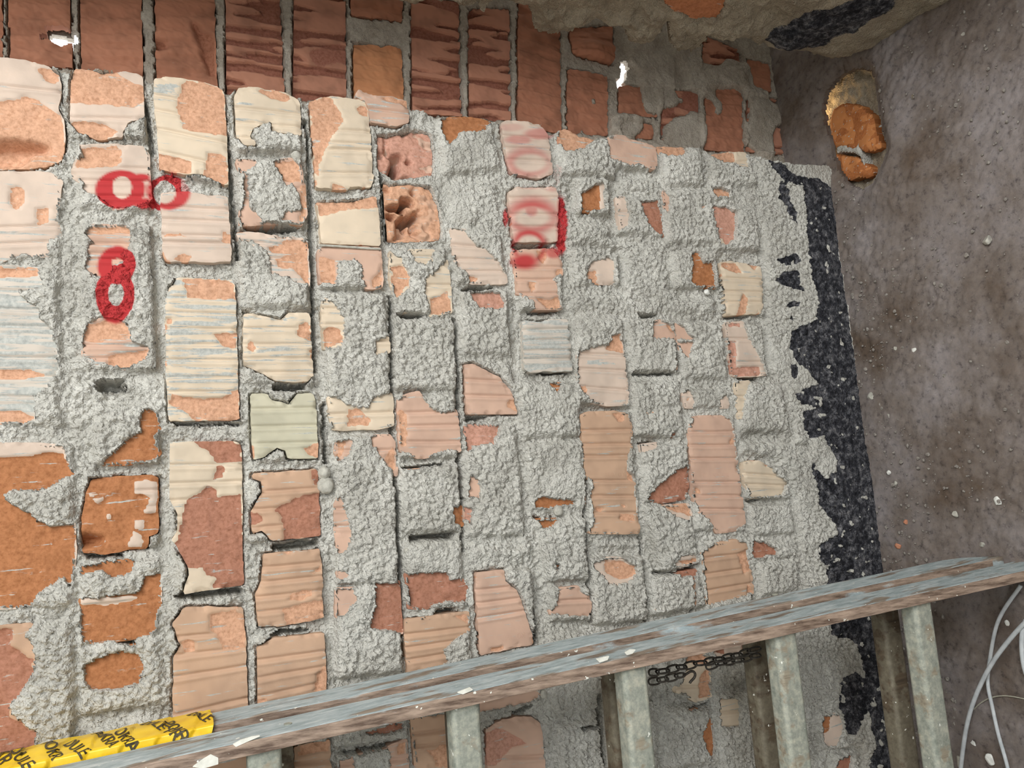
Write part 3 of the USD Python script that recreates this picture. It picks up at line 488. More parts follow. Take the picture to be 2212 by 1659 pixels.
    dict(q="1626,1165 1710,1180 1718,1205 1628,1210",t='O',r='r',e=["1629,1167 1647,1172 1674,1185 1677,1196 1628,1207 1627,1183"],c=["1620,1148 1727,1148 1727,1228 1620,1228"]),
    dict(q="1640,1215 1720,1212 1722,1270 1645,1285",t='P',r='o',e=[]),
    dict(q="1720,940 1740,940 1740,960 1720,960",t='P',r='o',e=[]),
    dict(q="1770,1540 1822,1540 1830,1615 1775,1618",t='P',r='d',e=["1774,1549 1810,1543 1819,1571 1805,1609 1783,1610 1777,1587"],c=["1774,1549 1794,1546 1791,1576 1777,1587"],g=[]),
    dict(q="1800,1630 1850,1630 1855,1700 1800,1700",t='O',r='r',e=["1807,1640 1838,1632 1835,1676 1803,1676"],c=["1794,1615 1849,1615 1849,1698 1794,1698"]),
    dict(q="1628,1350 1640,1345 1650,1420 1632,1425",t='P',r='o',e=[])]
RECESS_BRICKS = [
    dict(q="-60,-40 4,-40 8,128 -60,118",k='flat'),
    dict(q="14,-40 150,-40 160,150 20,140",k='flat',lab='brick with a hole broken through to bright daylight',hole=["101,61 119,57 142,62 162,72 166,87 162,94 122,97 103,84 87,85 89,76 101,76"]),
    dict(q="172,-40 305,-40 309,175 177,170",k='flat'),
    dict(q="334,-40 462,-40 470,200 338,190",k='flat',c=["334,89 354,89 362,106 337,109","415,48 463,84 463,162 451,162"]),
    dict(q="486,-40 605,-30 614,215 490,205",k='rib'),
    dict(q="634,-30 745,-20 748,225 634,215",k='rib'),
    dict(q="757,-40 872,-40 868,48 757,36",k='flat'),
    dict(q="762,95 868,105 872,232 765,222",k='flat',bright=1),
    dict(q="888,-10 990,5 997,255 890,245",k='rib'),
    dict(q="1012,20 1100,20 1102,262 1012,255",k='rib'),
    dict(q="1118,-10 1208,30 1212,290 1118,275",k='flat'),
    dict(q="1228,60 1322,60 1322,140 1232,120",k='flat',bump=1),
    dict(q="1225,150 1312,165 1312,295 1222,290",k='flat'),
    dict(q="1337,185 1410,190 1418,255 1335,250",k='flat'),
    dict(q="1340,265 1408,272 1412,300 1340,298",k='flat'),
    dict(q="1428,195 1505,200 1510,325 1430,318",k='rib'),
    dict(q="1522,190 1600,195 1605,330 1522,325",k='flat'),
    dict(q="1520,80 1600,110 1600,148 1512,152",k='rib'),
    dict(q="1612,130 1660,140 1665,200 1612,195",k='flat'),
    dict(q="1612,210 1680,215 1690,335 1612,328",k='rib')]
GAPS = [
    "208,824 228,818 263,819 266,830 273,843 228,846 210,843",
    "530,351 540,484 651,487 641,497 555,500 525,494",
    "998,625 1021,617 1068,620 1067,623 1026,631 998,630",
    "856,678 894,675 922,681 899,689 867,686",
    "591,830 624,828 667,823 662,841 626,844 588,842",
    "886,1158 945,1152 982,1148 981,1163 935,1166 887,1172",
    "586,1177 641,1167 689,1162 689,1181 629,1189 588,1192",
    "1107,527 1194,526 1191,542 1113,543",
    "1132,670 1212,667 1209,672 1189,676 1156,678",
    "1377,678 1424,678 1417,686 1388,687",
    "1151,797 1234,799 1232,805 1189,810 1164,806",
    "1381,956 1417,951 1419,958 1384,962",
    "1156,1115 1169,1115 1169,1121 1156,1121",
    "1189,1114 1199,1113 1199,1119 1189,1120",
    "1413,1230 1426,1233 1462,1236 1506,1217 1505,1232 1440,1242 1416,1242",
    "584,1374 604,1360 665,1359 670,1363 595,1377",
    "941,1330 949,1319 985,1313 988,1322 955,1330",
    "880,1337 905,1334 908,1340 883,1342",
    "365,914 519,911 519,919 380,918",
    "374,1289 396,1280 526,1269 526,1283 398,1297",
    "525,673 540,678 525,680",
    "175,1195 263,1194 266,1203 190,1208",
    "246,1388 291,1380 293,1394 252,1391",
    "1255,454 1277,457 1276,461 1255,457",
    "1369,803 1457,804 1457,810 1371,810",
    "1615,1078 1620,1080 1647,1076 1649,1081 1620,1085",
    "1283,611 1328,611 1323,615 1288,615",
    "1006,897 1059,897 1044,906 1011,911",
    "1105,1540 1149,1521 1152,1526 1108,1549",
    "1252,1571 1290,1562 1292,1568 1257,1576",
    "1484,1532 1534,1515 1534,1522 1489,1536",
    "1591,811 1640,810 1640,822 1594,819",
    "48,359 58,361 58,365 48,365",
    "1566,681 1622,680 1622,685 1569,686",
    "568,1654 623,1648 623,1659 568,1659",
    "742,1627 875,1602 876,1607 745,1632",
    "867,1010 955,1001 955,1005 869,1014"]
BITUMEN = [
    "1655,345 1690,355 1720,380 1770,388 1800,408 1808,425 1808,528 1832,690 1855,854 1886,1057 1912,1217 1925,1340 1945,1500 1960,1690 1890,1690 1879,1654 1886,1632 1889,1601 1873,1532 1866,1549 1849,1587 1838,1587 1821,1562 1816,1532 1810,1502 1821,1466 1843,1449 1868,1468 1857,1410 1843,1383 1791,1372 1794,1336 1794,1316 1783,1228 1769,1201 1769,1180 1783,1172 1811,1148 1794,1121 1770,1097 1767,1068 1759,1033 1754,998 1781,1033 1805,1022 1809,998 1791,961 1781,939 1751,950 1738,912 1735,888 1765,880 1732,870 1716,854 1740,840 1767,832 1767,828 1743,801 1719,780 1706,740 1708,716 1746,697 1767,689 1765,641 1751,593 1748,534 1743,480 1732,400 1700,396 1682,409 1684,380 1655,345",
    "1682,400 1700,408 1708,432 1719,454 1722,486 1703,470 1698,445 1682,429",
    "1679,561 1724,545 1730,563 1708,574 1682,571",
    "1676,603 1690,585 1727,587 1727,614 1744,630 1724,627 1684,614",
    "1695,657 1727,646 1727,660 1698,662",
    "1704,688 1714,681 1716,694",
    "1706,789 1722,789 1722,816 1708,816"]
CREVICES = [
    "844,640 846,760 850,980 857,1100 862,1215 872,1420",
    "984,690 986,800 990,1000 997,1100 1000,1190",
    "1341,740 1352,860",
    "1390,1160 1397,1290 1402,1340",
    "1262,1000 1266,1150 1271,1215 1278,1340",
    "1152,1290 1158,1390",
    "700,870 705,1000",
    "1455,720 1460,800",
    "1495,1210 1500,1320",
    "822,330 836,520",
    "660,260 668,340 672,420 676,640 682,800",
    "1314,1450 1320,1560 1325,1659",
    "480,200 500,400 515,560",
    "1620,1290 1625,1310",
    "313,215 330,330",
    "1290,1500 1300,1640"]
WALL_OUTLINE = "-1100,30 -400,80 -100,112 30,128 130,150 150,158 160,148 190,147 240,155 308,162 318,172 375,168 430,178 478,192 490,206 515,190 560,192 600,198 640,212 655,216 668,216 700,210 770,212 768,205 775,197 810,210 845,213 878,222 884,238 900,235 930,245 950,252 1015,253 1062,262 1078,265 1110,262 1165,268 1175,285 1190,290 1205,282 1215,300 1245,310 1270,312 1290,300 1310,293 1335,298 1370,310 1405,318 1425,318 1475,320 1490,318 1520,320 1535,336 1610,332 1640,338 1660,345 1727,356 1786,358 1818,388 1855,401 1900,440 2300,900 2800,4000 -1500,4000"
RIGHT_WALL_EDGE = "600,-60 760,-30 868,-2 900,8 930,0 965,5 1005,20 1030,25 1040,42 1060,25 1080,12 1130,20 1141,30 1146,50 1158,81 1172,90 1186,96 1200,92 1207,86 1225,75 1242,63 1272,58 1290,51 1320,58 1348,63 1352,75 1358,88 1380,95 1404,94 1412,89 1432,68 1442,51 1447,89 1460,111 1480,115 1495,127 1510,115 1525,96 1528,78 1541,86 1566,89 1586,84 1614,91 1640,101 1650,104 1670,108 1700,115 1725,119 1754,126 1790,132 1813,134 1840,130 1871,118"
RIGHT_WALL_BITUMEN = "1647,92 1655,78 1690,60 1727,35 1745,15 1794,12 1840,-5 1940,-5 1935,20 1880,40 1850,70 1800,82 1780,105 1760,108 1720,105 1675,102"
RIGHT_WALL_BRICK = "1430,-20 1570,-20 1560,15 1545,35 1500,36 1470,25 1440,10"
PIT_OUTLINE = "1772,235 1778,200 1800,170 1830,150 1850,148 1873,152 1880,185 1890,250 1895,265 1905,305 1913,322 1905,345 1893,370 1890,385 1862,408 1840,402 1818,390 1808,375 1800,355 1790,330 1785,300 1776,270"



# ----------------------------------------------------------------------------- red spray paint
RINGS = [  # centre, outer radii, hole centre, hole radii, edge softness, strength
    (260, 410, 56, 44, 264, 405, 21, 24, 0.10, 1.0), (364, 413, 50, 42, 356, 412, 24, 27, 0.14, 0.95),
    (252, 575, 43, 45, 254, 567, 13, 8, 0.12, 1.0), (249, 640, 43, 61, 251, 638, 17, 26, 0.10, 1.0),
    (1140, 352, 56, 38, 1146, 352, 34, 18, 0.42, 1.0), (1150, 466, 62, 44, 1150, 470, 40, 20, 0.5, 0.85),
    (1143, 532, 42, 44, 1143, 534, 27, 25, 0.35, 0.95), (1133, 565, 36, 20, 0, 0, 0, 0, 0.6, 0.95)]
BLOBS = [(1168, 289, 44, 15, 1.0), (1120, 302, 36, 12, 0.9), (1105, 275, 34, 10, 0.5), (1214, 485, 15, 85, 0.75), (1205, 375, 14, 34, 0.6), (1148, 450, 18, 22, 0.55), (1215, 450, 14, 40, 0.8), (1214, 520, 13, 40, 0.85),
         (1192, 395, 24, 22, 0.5), (1200, 310, 9, 30, 0.4), (1093, 470, 8, 26, 0.7), (1196, 545, 24, 16, 0.7), (312, 440, 30, 16, 1.0), (305, 384, 26, 11, 1.0), (1145, 400, 40, 10, 0.5)]


def paint(P):
    x, y = pix(P)
    k = np.zeros(x.shape)
    near = ((x > 180) & (x < 430) & (y > 340) & (y < 720)) | ((x > 1070) & (x < 1240) & (y > 240) & (y < 600))
    if not near.any(): return k
    X, Y = x[near], y[near]
    wob = 0.10 * (fbm(X, Y, 0.05, 3, 5) - 0.5)
    out = np.zeros(X.shape)
    for cx, cy, rx, ry, hx, hy, hrx, hry, soft, s in RINGS:
        d = np.hypot((X - cx) / rx, (Y - cy) / ry) + wob
        m = 1 - smoothstep(d, 1 - soft, 1 + soft * 0.4)
        if hrx:
            m *= smoothstep(np.hypot((X - hx) / hrx, (Y - hy) / hry) + wob, 1 - soft * 0.6, 1 + soft * 0.8)
        out = np.maximum(out, m * s)
    for cx, cy, rx, ry, s in BLOBS:
        d = np.hypot((X - cx) / rx, (Y - cy) / ry) + 2 * wob
        out = np.maximum(out, s * (1 - smoothstep(d, 0.5, 1.1)))
    out[(X > 392) & (Y < 408)] *= 0.5
    k[near] = out
    return k


# ----------------------------------------------------------------------------- back wall: mortar skin and bricks
wall = thing('wall_back', 'hollow-brick wall with crumbling grey mortar, pale ribbed brick faces and red spray marks', 'wall', (EYE, 0, WALL_N), kind='structure')


def axis(fine0, fine1, step, lo, hi, coarse):
    a = np.arange(fine0, fine1, step)
    pre = np.arange(lo, fine0 - coarse * .5, coarse)
    post = np.arange(fine1 + coarse * .5, hi, coarse)
    return np.concatenate([pre, a, post])


us = np.concatenate([np.arange(-0.62, -0.33, 0.006), np.arange(-0.33, 1.492, 0.00202)])
vs = np.concatenate([np.arange(-0.765, 0.66, 0.00202), np.arange(0.66, 1.25, 0.0045)])
U, V = np.meshgrid(us, vs, indexing='ij')
JU = U + 0.0036 * (fbm(U, V, 110, 2, 1) - .5) * 2 + 0.0016 * (meshkit.noise(np.stack([U * 420, V * 420, U * 0], -1), 3) - .5) * 2
JV = V + 0.0036 * (fbm(U, V, 110, 2, 2) - .5) * 2 + 0.0016 * (meshkit.noise(np.stack([U * 420, V * 420, U * 0 + 5], -1), 4) - .5) * 2

# the wall goes on below the picture in the same bond
rb = np.random.default_rng(12)
for i in range(-3, 13):
    ua = -0.262 + 0.1265 * i
    vv = 0.366 + 0.2 * ua + 0.055 + 0.06 * (i % 2) if i >= 0 else -0.715 + 0.05 * (i % 2)
    while vv < 1.16 and ua < 1.3:
        ln = (0.118, 0.24)[int(rb.uniform() < .5)]
        c4 = [(ua, vv), (ua + 0.113, vv), (ua + 0.113, vv + ln), (ua, vv + ln)]
        q = ' '.join('%.1f,%.1f' % tuple(float(x) for x in pix([a, b, WALL_N])) for a, b in c4)
        d = dict(q=q, t='BKCP'[int(rb.integers(4))], r='ork'[int(rb.integers(3))], e=[q] if rb.uniform() < .5 else [], pr=3, coarse=1)
        if d['e']: d['f'] = 1
        BRICKS.append(d); vv += ln + 0.016
EXP = np.zeros(U.shape, bool)       # open brick faces
LOWX = np.zeros(U.shape, bool)      # open faces broken deep into the brick
BODY = np.zeros(U.shape, bool)      # brick bodies, open or covered
PR = np.full(U.shape, 0.001)
SHAPES = []
for k, b in enumerate(BRICKS):
    quad = poly(b['q'])
    ex = shapely.union_all([poly(e) for e in b['e']]) if b['e'] else shapely.Polygon()
    pr = b.get('pr', 2) * 0.001
    hide = inside(quad, JU, JV)
    BODY |= hide
    PR[hide] = pr
    if b['e']:
        if b.get('f'):
            face = rough(ex, 0.0011, 0.004, k)
            m = inside(face.buffer(0.0016), JU * .35 + U * .65, JV * .35 + V * .65)
        else:
            face = rough(shapely.union_all([quad.buffer(-0.004), ex.buffer(0.004)]), 0.0008, 0.005, k)
            m = inside(ex, JU, JV)
        EXP |= m
        if b.get('kind') or b.get('deep'): LOWX |= m & inside(face.buffer(-0.001), U, V)
        SHAPES.append((b, quad, face, pr))
dx = 0.00202
in_d = ndimage.distance_transform_edt(~EXP) * dx          # distance to the nearest open face
body_out = ndimage.distance_transform_edt(~BODY) * dx
body_in = ndimage.distance_transform_edt(BODY) * dx
big = fbm(U, V, 26, 3, 11) - .5
mid = fbm(U, V, 75, 2, 12) - .5
c9, c5 = crumbs(U, V, 0.0074, 21), crumbs(U, V, 0.0046, 22)
worn = smoothstep(fbm(U, V, 9, 2, 31), 0.5, 0.68)            # stretches where the mortar was rubbed flatter
grain = (1 - 0.5 * worn)
cover = PR + 0.0028 + 0.0042 * smoothstep(in_d, 0, 0.016) + 0.010 * big * smoothstep(in_d, 0, 0.02)
cover -= 0.002 * (1 - smoothstep(body_in, 0, 0.008))
joint = -0.0035 + 0.012 * big - 0.009 * smoothstep(fbm(U, V, 6, 2, 32), .47, .60)
far = smoothstep(body_out, 0.016, 0.03)
joint = joint * (1 - far) + (0.002 + 0.008 * big) * far
H = np.where(BODY, cover, joint)
H = np.where(in_d > 0.004, ndimage.gaussian_filter(H, 1.7), H)
H = H + grain * (0.0066 * (c9 - .35) + 0.0046 * (c5 - .35) + 0.005 * mid)
H = np.where(BODY & ~EXP, np.maximum(H, PR + 0.0012 * smoothstep(in_d, 0, 0.003)), H)
H = np.where(EXP, -0.011 + 0.003 * mid, H)
H = np.where(LOWX, -0.095, H)
# gaps left open between the bricks, and the thin crevices beside them
DEEP = np.zeros(U.shape, bool)
for g in GAPS:
    DEEP |= inside(poly(g), JU, JV)
dg = ndimage.distance_transform_edt(DEEP) * dx
H = np.where(DEEP, np.minimum(H, -0.012 - 0.035 * smoothstep(dg, 0, 0.006) + 0.01 * mid), H)
CR_ = np.zeros(U.shape, bool)
for c in CREVICES:
    line = shapely.LineString(on_n(pts(c))[:, :2]).buffer(0.0030)
    CR_ |= inside(line, JU, JV)
H = np.where(CR_ & ~EXP, np.minimum(H, -0.030 + 0.004 * mid), H)
# bitumen strip along the foot of the wall
BIT = np.zeros(U.shape, bool)
BU = JU + 0.016 * (fbm(U, V, 55, 3, 52) - .5) * smoothstep(1.475 - U, 0.0, 0.03)
BV = JV + 0.014 * (fbm(U, V, 55, 3, 53) - .5)
for b in BITUMEN:
    BIT |= inside(poly(b), BU, BV)
BIT &= ~((fbm(U, V, 70, 3, 51) > .70) & (BU < 1.463))
bit = ndimage.gaussian_filter(BIT.astype(float), 0.8)
low = smoothstep(U, 1.36, 1.43)
H = np.where(BIT, -0.003 + 0.5 * H + 0.0016 * c5 + 0.002 * c9, H)
flat_low = low * (~EXP)
H = H * (1 - 0.55 * flat_low) + 0.002 * flat_low
P0 = np.stack([U, V, np.full(U.shape, WALL_N)], -1)
pnt = paint(P0)
out_poly = rough(poly(WALL_OUTLINE), 0.0012, 0.006, 90)
keep = inside(out_poly, U, V)
P0[..., 2] -= H
mv, mf, ma = sheet(P0, keep, (0, 0, 0.10), dict(bitumen=bit, paint=pnt))
put('mortar', mv, mf, 'mortar', wall, smooth=True, attrs=ma)


def brick(b, quad, face, pr, parent, n_face, mat_prefix, name='brick', step=(0.0031, 0.0021), k=0, depth=0.05):
    q = on_n(pts(b['q']), n_face)[:, :2]
    a0, b0, a1, b1 = face.bounds
    aa, bb = np.arange(a0 - step[0], a1 + 2 * step[0], step[0]), np.arange(b0 - step[1], b1 + 2 * step[1], step[1])
    A, Bv = np.meshgrid(aa, bb, indexing='ij')
    m = inside(face, A, Bv)
    for h in b.get('hole', []):
        m &= ~inside(poly(h, n_face), A, Bv)
    if m.sum() < 6: return None
    # pull the rim of the grid onto the outline
    rim = m & (ndimage.uniform_filter(m.astype(float), 3, mode='constant') < 0.999)
    if not b.get('hole'):
        ring = face.boundary
        pp = shapely.points(A[rim], Bv[rim])
        near = shapely.line_interpolate_point(ring, shapely.line_locate_point(ring, pp)) if ring.geom_type == 'LineString' else None
        if near is not None:
            xy = shapely.get_coordinates(near)
            ok = np.hypot(xy[:, 0] - A[rim], xy[:, 1] - Bv[rim]) < 1.3 * max(step)
            A[rim] = np.where(ok, xy[:, 0], A[rim]); Bv[rim] = np.where(ok, xy[:, 1], Bv[rim])
    t = np.clip((A - q[0, 0]) / max(q[1, 0] - q[0, 0], 1e-6), -.2, 1.2)
    top, bot = q[0, 1] + t * (q[1, 1] - q[0, 1]), q[3, 1] + t * (q[2, 1] - q[3, 1])
    s = (Bv - top) / (bot - top)
    length = abs((bot - top).mean())
    rng = np.random.default_rng(1000 + k)
    edge = ndimage.distance_transform_edt(np.pad(m, 1)[1:-1, 1:-1], sampling=step)
    raw = np.zeros(A.shape, bool)
    JA = A + 0.003 * (fbm(A, Bv, 120, 2, 40 + k) - .5) * 2
    JB = Bv + 0.003 * (fbm(A, Bv, 120, 2, 80 + k) - .5) * 2
    for c in b.get('c', []):
        raw = raw | inside(poly(c, n_face), JA, JB)
    for c in b.get('p', []):
        raw = raw & ~inside(poly(c, n_face), JA, JB)
    if mat_prefix == 'brick':                            # nicks along the arrises
        raw |= edge < 0.028 * (fbm(A, Bv, 62, 3, 270 + k) - .60)
    rough_h = 0.006 * (fbm(A, Bv, 55, 3, 120 + k) - .5) + 0.003 * (fbm(A, Bv, 190, 2, 160 + k) - .5)
    raw = raw.astype(float)
    h = np.full(A.shape, pr) + rng.uniform(-.0025, .0025) * (t - .5) + rng.uniform(-.003, .003) * (s - .5)
    g = b.get('g')
    if g is None:
        g = [.27, .52, .77] if length < 0.17 else [.13, .25, .37, .58, .7, .82]
    if mat_prefix == 'brick':
        for gs in g:                                     # extruded ribs: a step down, then a soft lip
            d = (s - gs) * length + 0.0012 * (fbm(A, Bv, 30, 2, 200 + k) - .5)
            h += -0.0044 * np.exp(-(d / 0.0026) ** 2) + 0.0020 * np.exp(-((d - 0.0058) / 0.0032) ** 2)
        h -= 0.0003 * smoothstep(fbm(A, Bv, 45, 3, 230 + k), .55, .7)
        if b.get('kind') == 'cavity':
            led = np.floor(fbm(A, Bv, 34, 2, 300 + k) * 5 + s * 3) / 8
            hollow = smoothstep(1 - t + .5 * (fbm(A, Bv, 30, 3, 316 + k) - .5), .28, .52)
            h += -0.004 + hollow * (-0.010 - 0.055 * smoothstep(fbm(A, Bv, 26, 3, 313 + k), .34, .56) * smoothstep(edge, 0.003, 0.02) - 0.018 * led) + 1.5 * rough_h
            h += (1 - hollow) * 0.009 * (crumbs(A, Bv, 0.009, 950 + k) - .4)
            raw[:] = np.maximum(raw, smoothstep(fbm(A, Bv, 60, 2, 320 + k), .35, .5))
        lower = ndimage.gaussian_filter(raw, .7)
        h = h * (1 - lower) + lower * (pr - 0.0042 + rough_h)
        for dpoly in b.get('deep', []):
            dm = ndimage.gaussian_filter(inside(poly(dpoly, n_face), JA, JB).astype(float), 1.6)
            h -= 0.03 * dm
            raw = np.maximum(raw, dm > .2)
    elif b['k'] == 'rib':                                # broken outer web: rows of opened cells
        str_ = fbm(A * .16, Bv + .002 * fbm(A, Bv, 90, 2, 335 + k), 62, 3, 330 + k) + .10 * np.sin(s * length / 0.027 * 6.28 + rng.uniform() * 6)
        cell = smoothstep(str_, .46, .50)
        part = smoothstep(fbm(A, Bv, 9, 2, 350 + k) + .25 * s, .42, .56)
        h = h - 0.011 * (1 - cell) * part + rough_h * .6
        raw = np.maximum(raw, 1 - cell * part)
        for c in b.get('c', []): pass
    else:
        if b.get('bump'):
            h += 0.03 * np.exp(-((s - .75) / .3) ** 2) * np.exp(-((t - .5) / .5) ** 2)
        h = h + rough_h * 1.5 - 0.0026 * smoothstep(np.sin(s * length / 0.03 * 6.28) + 1.6 * (fbm(A * .3, Bv, 60, 3, 370 + k) - .5), .1, .35)
        dm = ndimage.gaussian_filter(raw, 1.0); h -= 0.014 * dm
    h -= 0.0022 * (1 - smoothstep(edge, 0.0, 0.0045))
    h -= 0.004 * (1 - smoothstep(edge, 0.0, 0.012)) * smoothstep(fbm(A, Bv, 70, 2, 260 + k), .52, .66)
    smear = np.full(A.shape, b.get('sm', 0.0) * 1.0)
    if b.get('sm', 0) < .15: smear += 0.05
    for c in b.get('smear', []):
        smear = np.maximum(smear, 1.1 * inside(poly(c, n_face), JA, JB))
    smear = smear * (1 - .9 * raw) if mat_prefix == 'brick' else smear * 0 - .6
    P = np.stack([A, Bv, n_face - h], -1)
    at = dict(raw=ndimage.gaussian_filter(raw, .6), smear=smear)
    at['paint'] = paint(P) if mat_prefix == 'brick' else np.zeros(A.shape)
    v, f, at = sheet(P, m, (0, 0, depth), at)
    if len(f) == 0: return None
    return put(name, v, f, label=b.get('lab'), parent=parent, smooth=True, attrs=at, mat=mat_prefix + '_' + (b['t'] + b['r'] if mat_prefix == 'brick' else ('bright' if b.get('bright') else b['k'])))


for b, *_ in SHAPES:
    key = 'brick_' + b['t'] + b['r']
    if key not in MAT: brick_material(key, SKIN[b['t']], RAW[b['r']])
for k, (b, quad, face, pr) in enumerate(SHAPES):
    o = brick(b, quad, face, pr, wall, WALL_N, 'brick', k=k, step=(0.006, 0.004) if b.get('coarse') else (0.0032, 0.0022))
    if o is not None and b.get('txt'):
        q = on_n(pts(b['q']))[:, :2]
        y = b['txt']
        l, r_ = q[0] + (q[3] - q[0]) * y, q[1] + (q[2] - q[1]) * y
        lm = meshkit.text_mesh('KO-WE-KO', 0.0085, 0.0006)
        e = (r_ - l) / np.linalg.norm(r_ - l); nv = np.array([-e[1], e[0]])
        c = lm.vertices; w = c[:, 0].max()
        at0 = (l + r_) / 2 + e * w * .5
        uv = at0 - c[:, :1] * e + c[:, 1:2] * nv                 # the brick lies the other way round: its lettering stands on its head
        tm('pressed_lettering', trimesh.Trimesh(np.c_[uv, WALL_N - pr - c[:, 2] + 0.0003], lm.faces, process=False), 'brick_' + b['t'] + b['r'], o, smooth=False)

def wall_lump(px, size, mat, seed, name='mortar_lump', out=0.004, **tags):
    r = np.random.default_rng(seed); sp = trimesh.creation.icosphere(subdivisions=3); v = sp.vertices.copy()
    v *= 1 + 0.5 * (meshkit.fbm(v * 1.6 + seed, 3)[:, None] - .5)
    v = v * [r.uniform(.8, 1.1), r.uniform(.8, 1.1), .7] * size + on_n(np.array(px, float), WALL_N - out)
    tm(name, trimesh.Trimesh(v, sp.faces, process=False), mat, wall, smooth=40, **tags)


for i, (px, sz) in enumerate([((700, 1022), .012), ((703, 1049), .013), ((1206, 1103), .011), ((640, 338), .009), ((1175, 1500), .007), ((590, 470), .006), ((878, 1190), .006)]):
    wall_lump(px, sz, 'stone_grey', 700 + i)
wall_lump((1145, 990), .006, 'stone_white', 720, 'white_scrap', 0.009, label='small white scrap stuck on the grey mortar')
wall_lump((1527, 631), .0075, 'stone_white', 721, 'white_pebble', 0.004, label='white pebble wedged in the gap under an orange brick face')
bead = [on_n(np.array(p, float), WALL_N - 0.0065) for p in ((690, 530), (712, 531), (745, 533), (785, 536), (822, 538))]
tm('mortar_bead', trimesh.util.concatenate([trimesh.creation.cylinder(0.0022, segment=(bead[i], bead[i + 1]), sections=10) for i in range(4)]), 'stone_grey', wall, smooth=40, label='straight grey mortar bead squeezed out between two pale bricks')

# ----------------------------------------------------------------------------- recess beside the wall: the rear brick leaf
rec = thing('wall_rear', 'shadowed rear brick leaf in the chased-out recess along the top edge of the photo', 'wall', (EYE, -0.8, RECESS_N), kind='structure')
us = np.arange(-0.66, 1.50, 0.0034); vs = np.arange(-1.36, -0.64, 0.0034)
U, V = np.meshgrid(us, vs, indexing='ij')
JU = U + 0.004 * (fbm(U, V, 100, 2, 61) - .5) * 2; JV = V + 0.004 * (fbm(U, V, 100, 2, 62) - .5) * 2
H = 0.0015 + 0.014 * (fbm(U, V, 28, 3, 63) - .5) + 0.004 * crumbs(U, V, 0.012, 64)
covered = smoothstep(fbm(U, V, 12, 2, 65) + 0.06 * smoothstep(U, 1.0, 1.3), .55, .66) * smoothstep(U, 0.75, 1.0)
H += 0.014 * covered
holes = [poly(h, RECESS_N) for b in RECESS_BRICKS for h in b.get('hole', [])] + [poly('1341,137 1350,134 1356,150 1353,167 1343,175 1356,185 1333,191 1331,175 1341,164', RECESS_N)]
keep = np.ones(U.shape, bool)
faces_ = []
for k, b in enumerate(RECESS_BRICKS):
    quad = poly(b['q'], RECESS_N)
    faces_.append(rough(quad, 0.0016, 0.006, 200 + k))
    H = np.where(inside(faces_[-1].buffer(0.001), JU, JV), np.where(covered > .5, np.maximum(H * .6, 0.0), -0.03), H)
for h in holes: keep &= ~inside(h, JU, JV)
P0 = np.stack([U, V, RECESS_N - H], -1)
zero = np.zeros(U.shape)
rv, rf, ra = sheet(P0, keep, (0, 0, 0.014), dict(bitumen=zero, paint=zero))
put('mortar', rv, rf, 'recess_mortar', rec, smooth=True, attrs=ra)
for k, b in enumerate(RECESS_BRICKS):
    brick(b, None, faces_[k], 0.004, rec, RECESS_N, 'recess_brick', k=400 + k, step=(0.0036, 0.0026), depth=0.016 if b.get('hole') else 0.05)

# ----------------------------------------------------------------------------- right wall: broken edge of the rendered wall
rw = thing('wall_right', 'dusty rendered wall with a jagged broken edge and a black bitumen band at its foot', 'wall', (EYE, RIGHT_V, 1.0), kind='structure')
e = on_v(pts(RIGHT_WALL_EDGE), RIGHT_V)
shape = shapely.Polygon(np.vstack([[[-0.75, 0.95]], [[-0.75, 1.26]], [[e[0, 0], e[0, 2]]], e[1:, [0, 2]], [[1.50, e[-1, 2]]], [[1.50, 0.30]], [[0.95, 0.30]], [[0.95, 0.95]]])).buffer(0)
shape = rough(shape, 0.003, 0.008, 33)
us = np.concatenate([np.arange(-0.78, 0.12, 0.02), np.arange(0.12, 1.505, 0.0042)]); ns = np.arange(0.28, 1.45, 0.0042)
U, N = np.meshgrid(us, ns, indexing='ij')
keep = inside(shape, U, N)
ed = ndimage.distance_transform_edt(keep) * 0.0042
H = 0.045 * (fbm(U, N, 14, 3, 71) - .5) + 0.022 * (fbm(U, N, 45, 3, 72) - .5) + 0.007 * crumbs(U, N, 0.014, 73)
H = H * (1 - .6 * smoothstep(U, 1.15, 1.35)) - 0.012 * (1 - smoothstep(ed, 0, 0.03))
bm = np.zeros(U.shape)
be = on_v(pts(RIGHT_WALL_BITUMEN), RIGHT_V)[:, [0, 2]]
be = np.vstack([be[:8], [[1.30, 0.30]], [[1.40, 0.30]], be[8:]]) if False else be
bm = ndimage.gaussian_filter(inside(shapely.Polygon(be).buffer(0), U + 0.01 * (fbm(U, N, 60, 2, 74) - .5), N + 0.01 * (fbm(U, N, 60, 2, 75) - .5)).astype(float), 1.5)
wbr = shapely.Polygon(on_v(pts(RIGHT_WALL_BRICK), RIGHT_V)[:, [0, 2]]).buffer(0)
inb = inside(wbr, U, N)
H = np.where(inb, H.mean() - 0.012, H)
P0 = np.stack([U, RIGHT_V + H, N], -1)
v, f, a = sheet(P0, keep, (0, -0.32, 0), dict(bitumen=bm * .82, paint=np.zeros(U.shape)))
put('render_coat', v, f[:, ::-1], 'render_coat', rw, smooth=True, attrs=a)
keepb = inside(rough(wbr.buffer(0.004), 0.002, 0.005, 34), U, N)
hb = 0.002 + 0.01 * (fbm(U, N, 50, 3, 76) - .5)
v, f, a = sheet(np.stack([U, RIGHT_V + hb, N], -1), keepb, (0, -0.05, 0), dict(raw=np.ones(U.shape), smear=np.zeros(U.shape), paint=np.zeros(U.shape)))
put('brick', v, f[:, ::-1], 'recess_brick_bright', rw, smooth=True, attrs=a)

